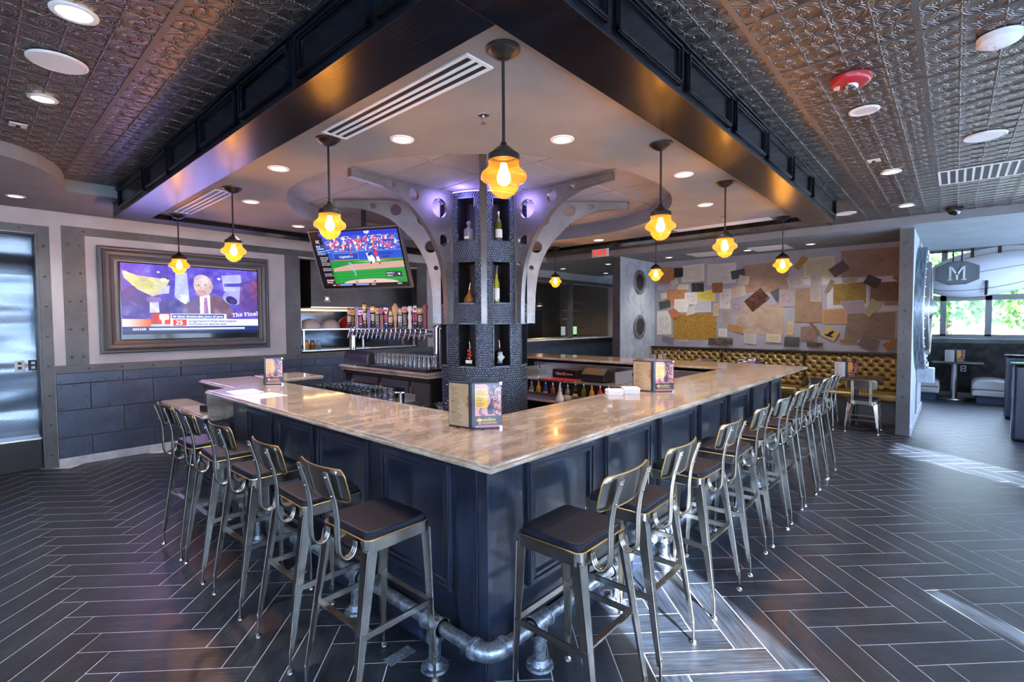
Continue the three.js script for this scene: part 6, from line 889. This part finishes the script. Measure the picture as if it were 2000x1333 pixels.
  const list = [ // corners as (z, y) in metres on the wall, from the upper left round; kind, colour, label
    [-1.70, 2.19, -1.11, 2.27, -1.10, 1.84, -1.69, 1.83, 'blank', '#b9b6b6', 'white mount sheet behind the olive map'],
    [-1.28, 2.34, -0.69, 2.34, -0.69, 2.24, -1.27, 2.23, 'blank', '#b9b6b6', 'long white strip below the taupe sheet'],
    [-0.99, 1.88, -0.69, 1.88, -0.69, 1.77, -1.00, 1.77, 'blank', '#b9b6b6', 'white strip right of the sage note'],
    [-2.07, 2.37, -1.48, 2.37, -1.47, 2.23, -2.07, 2.27, 'blank', '#b9b6b6', 'white strip under the architectural plan'],
    [-3.11, 2.70, -2.31, 2.72, -2.30, 2.16, -3.05, 2.17, 'map', '#a08674', 'large tan aged map, upper centre of the poster wall'],
    [-4.50, 1.78, -3.60, 1.79, -3.59, 1.24, -4.50, 1.24, 'gears', '#b08a1c', 'large mustard gold print, lower left of the poster wall'],
    [-3.21, 1.93, -2.37, 1.93, -2.36, 1.35, -3.22, 1.37, 'map', '#b9a696', 'large brown and white streaked map, lower centre of the wall'],
    [-1.50, 2.82, -0.69, 2.81, -0.68, 2.35, -1.49, 2.36, 'worn', '#8f7a6a', 'largest plain taupe sheet at the upper right of the wall'],
    [-1.39, 1.71, -0.73, 1.76, -0.74, 1.29, -1.43, 1.29, 'map', '#7a6a5c', 'large grey-brown landscape print at the lower right'],
    [-4.33, 2.78, -3.85, 2.80, -3.85, 2.45, -4.32, 2.44, 'plan', '#cfc8b4', 'cream building drawing at the upper left'],
    [-3.78, 2.77, -3.23, 2.77, -3.23, 2.37, -3.78, 2.35, 'script', '#c2bdb4', 'pale ledger page beside the cream building drawing'],
    [-4.82, 2.79, -4.48, 2.77, -4.48, 2.43, -4.81, 2.43, 'map', '#b07a4a', 'worn orange-tan scrap behind the far pendant'],
    [-4.63, 2.31, -4.20, 2.31, -4.25, 1.92, -4.70, 1.99, 'map', '#b47a48', 'orange-brown map piece at the left'],
    [-4.48, 2.09, -4.17, 2.09, -4.17, 1.81, -4.48, 1.82, 'script', '#d6d0c6', 'white letter overlapping the gold print'],
    [-4.04, 2.05, -3.71, 2.04, -3.71, 1.81, -4.09, 1.80, 'plan', '#c2c0c4', 'pale ruled sheet above the gold print'],
    [-3.99, 2.22, -3.63, 2.27, -3.62, 2.02, -3.98, 2.05, 'sketch', '#d8c24a', 'bright yellow sketch sheet above the ruled sheet'],
    [-4.26, 2.22, -3.99, 2.22, -3.99, 1.97, -4.25, 1.98, 'sketch', '#d2ccc4', 'white figure drawing with spread limbs'],
    [-3.54, 2.26, -3.32, 2.26, -3.32, 1.86, -3.54, 1.87, 'sketch', '#c4beb8', 'tall white leaf sketch left of centre'],
    [-3.33, 2.04, -3.09, 2.04, -3.09, 1.75, -3.32, 1.75, 'sketch', '#9d8f96', 'mauve-grey drawing beside the leaf sketch'],
    [-3.49, 1.83, -3.30, 1.83, -3.30, 1.58, -3.47, 1.57, 'script', '#a08e84', 'brownish page right of the gold print'],
    [-4.87, 1.84, -4.55, 1.85, -4.54, 1.34, -4.87, 1.33, 'sketch', '#cfccc0', 'tall cream page at the far left'],
    [-2.19, 2.18, -1.77, 2.24, -1.76, 1.59, -2.19, 1.59, 'worn', '#94785f', 'tall tan parchment right of centre'],
    [-1.60, 2.25, -1.13, 2.27, -1.13, 1.91, -1.60, 1.89, 'map', '#8a7424', 'olive green map on a white mount'],
    [-1.07, 2.25, -0.69, 2.25, -0.69, 1.93, -1.08, 1.94, 'worn', '#6a5844', 'dark brown sheet at the right edge'],
    [-2.06, 2.74, -1.59, 2.75, -1.59, 2.33, -2.06, 2.40, 'plan', '#b5a888', 'yellowish architectural plan, upper right of centre'],
    [-1.95, 2.45, -1.78, 2.46, -1.77, 1.95, -1.95, 1.96, 'script', '#9a908a', 'tall grey ledger strip over the parchment'],
    [-1.77, 1.81, -1.39, 1.82, -1.39, 1.56, -1.76, 1.56, 'plan', '#a87c50', 'orange-tan ruled sheet left of the lilac sheet'],
    [-1.51, 1.95, -1.16, 1.97, -1.16, 1.74, -1.39, 1.73, 'script', '#8d8088', 'lilac-grey sheet over the olive map'],
    [-2.46, 2.20, -2.25, 2.20, -2.20, 1.88, -2.46, 1.88, 'sketch', '#a08e92', 'pinkish spotted drawing at the centre'],
    [-3.07, 2.00, -2.78, 2.25, -2.61, 2.05, -2.91, 1.79, 'photo', '#b0552c', 'tilted rust-brown picture at the centre'],
    [-3.32, 2.27, -3.06, 2.30, -3.03, 2.12, -3.32, 2.06, 'script', '#b8a694', 'tilted tan letter near the centre'],
    [-3.33, 2.60, -3.07, 2.64, -3.05, 2.48, -3.30, 2.43, 'blank', '#20262c', 'tilted black card beside the ledger page'],
    [-3.16, 2.52, -2.97, 2.47, -3.00, 2.32, -3.19, 2.36, 'script', '#c2b298', 'small tilted beige note under the black card'],
    [-3.69, 2.39, -3.48, 2.39, -3.48, 2.19, -3.68, 2.19, 'worn', '#9a5a20', 'square orange-brown card above the leaf sketch'],
    [-4.11, 2.41, -3.86, 2.41, -3.85, 2.22, -4.11, 2.23, 'photo', '#5c685c', 'dark green photograph above the figure drawing'],
    [-4.49, 2.75, -4.29, 2.75, -4.29, 2.55, -4.49, 2.55, 'photo', '#5a5e58', 'small dark photograph touching the cream drawing'],
    [-4.58, 2.47, -4.43, 2.53, -4.39, 2.43, -4.52, 2.37, 'script', '#c8bca0', 'small tilted cream card under the dark photograph'],
    [-4.40, 2.40, -4.17, 2.39, -4.17, 2.29, -4.40, 2.29, 'sketch', '#c8b8a0', 'short beige strip with a drawing'],
    [-4.87, 2.39, -4.72, 2.39, -4.72, 2.30, -4.87, 2.31, 'sketch', '#b8b0a8', 'tiny grey-white card at the far left'],
    [-4.79, 2.22, -4.66, 2.24, -4.64, 2.12, -4.77, 2.10, 'script', '#cfc8b0', 'tiny cream card at the far left'],
    [-4.83, 2.04, -4.58, 2.08, -4.56, 1.93, -4.81, 1.87, 'blank', '#26302e', 'tilted dark green card at the far left'],
    [-4.19, 1.90, -4.06, 1.94, -4.03, 1.78, -4.22, 1.73, 'script', '#c4c8b4', 'small pale green note over the gold print'],
    [-3.65, 1.98, -3.55, 1.98, -3.55, 1.72, -3.66, 1.72, 'sketch', '#c2a884', 'narrow tan tag beside the gold print'],
    [-4.62, 1.84, -4.48, 1.90, -4.30, 1.75, -4.53, 1.66, 'worn', '#b8683c', 'torn orange scrap at the gold print corner'],
    [-3.37, 1.56, -3.11, 1.51, -3.07, 1.37, -3.39, 1.45, 'script', '#a8762c', 'small orange ticket between the gold print and streaked map'],
    [-3.55, 1.47, -3.38, 1.47, -3.38, 1.30, -3.55, 1.31, 'sketch', '#c4c0b0', 'small square cream drawing under the orange ticket'],
    [-3.75, 1.27, -3.27, 1.28, -3.27, 1.12, -3.75, 1.13, 'photo', '#a89c8c', 'wide grey strip print under the gold print'],
    [-3.06, 1.37, -2.83, 1.37, -2.84, 1.17, -3.07, 1.19, 'script', '#b4aeaa', 'grey letter below the streaked map'],
    [-2.66, 1.37, -2.41, 1.37, -2.41, 1.21, -2.67, 1.22, 'sketch', '#c6b694', 'cream ink card at the bottom centre'],
    [-4.74, 1.31, -4.48, 1.27, -4.49, 1.11, -4.76, 1.17, 'script', '#746a70', 'tilted purple-grey card at the lower left'],
    [-2.31, 1.61, -2.20, 1.61, -2.21, 1.35, -2.32, 1.36, 'sketch', '#bda67a', 'narrow gold tag right of the streaked map'],
    [-4.38, 1.22, -4.16, 1.23, -4.16, 1.19, -4.38, 1.19, 'script', '#b8aca0', 'very small strip below the gold print'],
    [-2.61, 2.16, -2.46, 2.23, -2.46, 2.02, -2.49, 1.96, 'blank', '#3a3c44', 'dark slate card beside the rust picture'],
    [-2.08, 2.79, -1.98, 2.74, -2.14, 2.53, -2.22, 2.60, 'worn', '#9a7818', 'tilted mustard strip beside the far pendant'],
    [-1.68, 2.51, -1.47, 2.66, -1.36, 2.51, -1.58, 2.36, 'worn', '#5a4034', 'tilted chocolate card under the taupe sheet'],
    [-1.10, 2.39, -0.92, 2.29, -0.99, 2.14, -1.18, 2.25, 'blank', '#14181a', 'tilted black card over the olive map mount'],
    [-1.47, 2.31, -1.27, 2.37, -1.25, 2.29, -1.44, 2.23, 'script', '#98906a', 'small khaki note above the olive map'],
    [-2.34, 2.41, -2.08, 2.47, -2.05, 2.23, -2.29, 2.20, 'sketch', '#a89c94', 'crumpled grey sketch left of the ledger strip'],
    [-1.64, 2.34, -1.57, 2.30, -1.69, 2.10, -1.74, 2.11, 'script', '#84705a', 'slanted narrow tan strip left of the olive map'],
    [-0.79, 2.31, -0.75, 2.35, -0.69, 2.34, -0.70, 2.24, 'worn', '#8a6420', 'small ochre scrap at the right edge'],
    [-1.05, 1.99, -0.91, 1.88, -1.08, 1.67, -1.15, 1.74, 'script', '#98946a', 'tilted sage note under the black card'],
    [-0.88, 1.93, -0.69, 1.93, -0.69, 1.86, -0.88, 1.86, 'worn', '#92786c', 'short pinkish strip at the right edge'],
    [-2.09, 1.51, -1.84, 1.52, -1.84, 1.26, -2.09, 1.27, 'worn', '#8a7068', 'faded rose-brown page below the parchment'],
    [-1.96, 1.57, -1.91, 1.58, -1.78, 1.41, -1.82, 1.38, 'worn', '#7a5a3a', 'thin slanted brown strip below the parchment'],
    [-1.68, 1.53, -1.49, 1.42, -1.58, 1.25, -1.78, 1.36, 'flyer', '#b0904a', 'tilted gold card with a black bird shape'],
    [-2.35, 1.32, -2.10, 1.32, -2.11, 1.14, -2.36, 1.14, 'blank', '#2c2e30', 'black rectangular card at the lower centre'],
    [-1.99, 1.22, -1.74, 1.23, -1.74, 1.16, -1.99, 1.15, 'photo', '#a89058', 'small label strip at the bottom'],
    [-1.49, 1.29, -1.24, 1.29, -1.24, 1.24, -1.49, 1.24, 'gears', '#8f7030', 'thin gold strip at the bottom right'],
    [-1.16, 1.37, -0.92, 1.27, -0.99, 1.11, -1.23, 1.20, 'blank', '#544a48', 'tilted grey-purple card at the lower right'],
    [-0.90, 1.22, -0.70, 1.34, -0.70, 1.20, -0.83, 1.12, 'worn', '#94662c', 'tilted orange strip at the lower right corner'],
  ];
  list.forEach((q, n) => {
    const pts = [0, 1, 2, 3].map((i) => [q[i * 2], q[i * 2 + 1]]), [kind, col, label] = q.slice(8), x1 = 10.189 - 0.0003 * (n + 1), th = 0.0002; // sheets pinned one over the other
    const f = [], uvs = [], P3 = (i, o) => [x1 + o, pts[i][1], pts[i][0]], UV = [[0, 1], [1, 1], [1, 0], [0, 0]], tri3 = (a, b, c, o) => { for (const i of [a, b, c]) { f.push(...P3(i, o)); uvs.push(...UV[i]); } };
    tri3(0, 3, 2, 0); tri3(0, 2, 1, 0); tri3(0, 2, 3, th); tri3(0, 1, 2, th);
    for (let i = 0; i < 4; i++) { const j = (i + 1) % 4; for (const [k, o] of [[i, 0], [j, 0], [j, th], [i, 0], [j, th], [i, th]]) { f.push(...P3(k, o)); uvs.push(...UV[k]); } }
    const g = new THREE.BufferGeometry(); g.setAttribute('position', new THREE.Float32BufferAttribute(f, 3)); g.setAttribute('uv', new THREE.Float32BufferAttribute(uvs, 2)); g.computeVertexNormals();
    one('poster', label, 'poster', g, std({ color: hex(col).lerp(hex('#8a857f'), 0.14), map: papers[kind], roughness: 0.75, side: THREE.DoubleSide }), [0, 0, 0], 0, 'papers on the poster wall');
  });
}
// ---------- booth end of the room: low damask wall, booth seats, table ----------
{
  const w = structGroup('wall_booth');
  part(w, 'wall_panel', tri(span(13.93, 14.05, 0, 1.14, -7.5, 2.0)), MT.damask);
  const cap = part(w, 'steel_strip', tri(rspan(13.90, 14.10, 1.13, 1.225, -7.5, 2.0, 0.006)), MT.strip); part(cap, 'rivets', mg(...lin(-1.0, 1.8, 0.27).map((z) => mv(rivet(0.02, 0.6).rotateY(-Math.PI / 2), 13.90, 1.178, z))), MT.strip, { kind: 'stuff' });
  part(w, 'skirting', tri(rspan(13.91, 13.93, 0, 0.1, -7.5, 2.0, 0.004)), MT.strip);
  const seat = (z0, z1, lab) => { const t = thing('booth_bench', lab, 'booth bench', [0, 0, 0], 0, 'grey booth seats'), zc = (z0 + z1) / 2, ww = z1 - z0; part(t, 'plinth', tri(span(13.1, 13.88, 0, 0.14, z0 + 0.07, z1 - 0.05)), MT.blue.clone()).material.color.setRGB(0.03, 0.05, 0.10); part(t, 'seat_band', tri(rbox(0.86, 0.12, ww, 0.03, 13.48, 0.20, zc, 0, 3)), MT.greyLeather); part(t, 'cushion', (() => { const g = ext((() => { const s = new THREE.Shape(); s.moveTo(-ww / 2, 0); s.lineTo(-ww / 2, 0.07); s.quadraticCurveTo(-ww / 2, 0.17, -ww / 2 + 0.14, 0.175); s.quadraticCurveTo(0, 0.20, ww / 2 - 0.14, 0.13); s.quadraticCurveTo(ww / 2, 0.11, ww / 2, 0); s.closePath(); return s; })(), 0.82, 0.02, 3, 10); return tri(g.rotateY(-Math.PI / 2).translate(13.89, 0.27, zc)); })(), MT.greyLeather); };
  seat(0.26, 1.0, 'grey upholstered booth seat right of the small pedestal table'); seat(-1.05, -0.22, 'grey upholstered booth seat partly hidden by the plaster partition');
  const t = thing('booth_table', 'small dark pedestal table between the two booth seats', 'table', [13.55, 0, 0.0]); part(t, 'table_top', tri(rbox(0.62, 0.03, 0.78, 0.008, 0, 0.745, 0.04)), MT.darkWood); part(t, 'pedestal', rod(V(0, 0.02, 0), V(0, 0.73, 0), 0.05, 0.05, 20), MT.steel); part(t, 'base_plate', cyl(0.24, 0.23, 0.02, 0, 0.01, 0, 32), MT.steel);
  menu(13.4, 0.761, 0.02, -0.9, -0.9, 'folded menu on the small booth table', 0.25, 0.17, MP);
  const o = thing('wall_outlet', 'white outlet on the damask wall behind the booth table', 'outlet', [13.93, 0.60, 0.14], -Math.PI / 2); part(o, 'plate', tri(rbox(0.09, 0.13, 0.008, 0.004, 0, 0, 0.004)), MT.white); part(o, 'sockets', tm(rbox(0.036, 0.034, 0.004, 0.003, 0, 0.028, 0.01), rbox(0.036, 0.034, 0.004, 0.003, 0, -0.028, 0.01)), MT.black, { kind: 'stuff' });
  // tall booth backs at the right edge of the picture
  const back = (x0, x1, z0, z1, h, lab) => { const b = thing('booth_divider', lab, 'booth divider', [0, 0, 0], 0, 'dark booth dividers'); part(b, 'board', tri(rbox(x1 - x0, h, z1 - z0, 0.05, (x0 + x1) / 2, h / 2, (z0 + z1) / 2, 0, 4)), MT.navy); part(b, 'cap_rail', tri(rbox(x1 - x0 + 0.03, 0.03, z1 - z0 + 0.03, 0.012, (x0 + x1) / 2, h + 0.012, (z0 + z1) / 2, 0, 2)), MT.blackGloss); };
  back(9.3, 9.48, 0.58, 1.9, 1.02, 'nearer glossy dark booth divider at the right edge'); back(11.35, 11.53, 0.62, 1.9, 1.02, 'farther glossy dark booth divider at the right edge');
  const sp = thing('booth_bench', 'grey booth seat between the two dark dividers', 'booth bench', [0, 0, 0], 0, 'grey booth seats'); part(sp, 'plinth', tri(span(9.5, 9.95, 0, 0.3, 0.66, 1.9)), MT.black); part(sp, 'cushion', tri(rbox(0.5, 0.16, 1.28, 0.06, 9.74, 0.38, 1.27, 0, 3)), MT.greyLeather);
  const bp = thing('padded_headrest', 'pale rounded headrest above the farther booth divider', 'headrest', [12.6, 0, 0.95]); part(bp, 'pad', tri(rbox(0.14, 0.26, 0.5, 0.06, 0, 0.95, 0.25, 0, 4)), MT.greyLeather); part(bp, 'board', tri(rspan(0.06, 0.16, 0, 1.35, 0, 0.6, 0.01)), MT.strip);
}
// ---------- airship hanging from the ceiling with its emblem ----------
{
  const t = thing('airship', 'white fabric airship hanging under the ceiling by the far windows', 'airship', [12.75, 2.50, 0.42], 0);
  const g = lathe(Array.from({ length: 33 }, (_, i) => { const u = i / 32, a = -1 + 2 * u; return [Math.max(0.001, 0.44 * Math.pow(Math.max(0, 1 - Math.abs(a) ** 2.3), 0.62)), a * 0.98]; }), 24).rotateX(Math.PI / 2); // long axis along z
  const p = g.attributes.position; for (let i = 0; i < p.count; i++) { const th = Math.atan2(p.getY(i), p.getX(i)), k = 1 - 0.035 * Math.pow(Math.abs(Math.sin(th * 4)), 0.5) * -1 - 0.035; p.setXY(i, p.getX(i) * k, p.getY(i) * k); } g.computeVertexNormals(); g.rotateX(-0.16);
  part(t, 'envelope', g, MT.fabricWhite);
  for (let k = 0; k < 8; k++) { const a = k * Math.PI / 4, pts = Array.from({ length: 15 }, (_, i) => { const q = -0.92 + i * 0.1315, r = 0.4335 * Math.pow(Math.max(0, 1 - Math.abs(q) ** 2.3), 0.62); return V(r * Math.cos(a), r * Math.sin(a), q * 0.98).applyAxisAngle(V(1, 0, 0), -0.16); }); part(t, 'seam', tube(pts, 0.004, 40, 5), MT.strip); }
  const fin = part(t, 'tail_cone', lathe([[0.0, 0], [0.05, 0.03], [0.13, 0.16], [0.16, 0.24]], 18).rotateX(Math.PI / 2).translate(0, -0.30, -0.66), MT.blue);
  for (const z of [-0.22, 0.14]) part(t, 'suspension_strap', tri(box(0.012, 0.36, 0.05, -0.30, 0.44, z)), MT.bronze);
  part(t, 'lower_strap', tube([V(-0.42, -0.18, -0.02), V(-0.38, -0.3, -0.02), V(-0.26, -0.42, -0.02)], 0.022, 12, 6), MT.bronze);
  const e = thing('emblem_plaque', 'grey eight-sided plaque with a raised letter M on the airship', 'emblem', [12.25, 2.475, 0.0], -Math.PI / 2);
  const oct = shape([[-0.30, -0.12], [-0.12, -0.21], [0.12, -0.21], [0.30, -0.12], [0.30, 0.12], [0.12, 0.21], [-0.12, 0.21], [-0.30, 0.12]]), oin = shape([[-0.275, -0.108], [-0.11, -0.188], [0.11, -0.188], [0.275, -0.108], [0.275, 0.108], [0.11, 0.188], [-0.11, 0.188], [-0.275, 0.108]]);
  part(e, 'plate', tri(ext(oct, 0.03, 0.006, 2).translate(0, 0, -0.02)), MT.strip); part(e, 'inset', tri(ext(oin, 0.008, 0, 1).translate(0, 0, 0.012)), MT.frame);
  part(e, 'letter_m', tm(box(0.03, 0.25, 0.016, -0.095, 0, 0.026), box(0.03, 0.25, 0.016, 0.095, 0, 0.026), box(0.03, 0.17, 0.016).rotateZ(0.52).translate(-0.045, 0.045, 0.026), box(0.03, 0.17, 0.016).rotateZ(-0.52).translate(0.045, 0.045, 0.026), box(0.028, 0.14, 0.016, 0, -0.055, 0.026), box(0.07, 0.02, 0.016, -0.095, -0.12, 0.026), box(0.07, 0.02, 0.016, 0.095, -0.12, 0.026)), MT.steel);
  part(e, 'hanger', tm(rod(V(-0.06, 0.2, 0), V(-0.06, 0.42, 0), 0.012), rod(V(0.06, 0.2, 0), V(0.06, 0.42, 0), 0.012)), MT.bronze, { kind: 'stuff' });
}
// ---------- big riveted wheel on the partition ----------
{
  const t = thing('iron_wheel', 'huge riveted iron wheel mounted on the plaster partition', 'wheel', [10.05, 1.80, -0.452]);
  part(t, 'rim', lathe([[0.80, 0], [0.80, 0.10], [0.84, 0.115], [0.93, 0.115], [0.95, 0.10], [0.95, 0.0]], 72).rotateX(Math.PI / 2), MT.galv);
  part(t, 'inner_ring', lathe([[0.66, 0.05], [0.66, 0.16], [0.70, 0.165], [0.72, 0.16], [0.72, 0.05]], 64).rotateX(Math.PI / 2), MT.steel);
  part(t, 'hub', lathe([[0, 0.24], [0.07, 0.24], [0.10, 0.2], [0.16, 0.17], [0.18, 0.08], [0.18, 0]], 32).rotateX(Math.PI / 2), MT.galv);
  for (let k = 0; k < 8; k++) part(t, 'spoke', tri(rbox(0.66, 0.07, 0.05, 0.012, 0.46, 0, 0.09).rotateZ(k * Math.PI / 4)), MT.galv);
  part(t, 'rivets', mg(...Array.from({ length: 36 }, (_, k) => mv(rivet(0.018, 0.7), 0.885 * Math.cos(k * 0.1745), 0.885 * Math.sin(k * 0.1745), 0.115))), MT.steel, { kind: 'stuff' });
  const b = thing('wall_bracket', 'pale grey block bracket below the iron wheel', 'bracket', [10.3, 0.74, -0.452]); part(b, 'block', tri(rbox(0.26, 0.24, 0.22, 0.015, 0, 0, 0.111, 0, 2)), MT.venetian); part(b, 'shaft', tri(rod(V(-0.1, 0.08, 0.12), V(-0.1, 0.22, 0.12), 0.03)), MT.galv);
}
// ---------- shadows on, then hand the scene over ----------
scene.traverse((o) => { if (o.isMesh) { o.castShadow = o.receiveShadow = true; } if (o.isLight && o.shadow) o.castShadow = true; });
renderer.render(scene, camera);
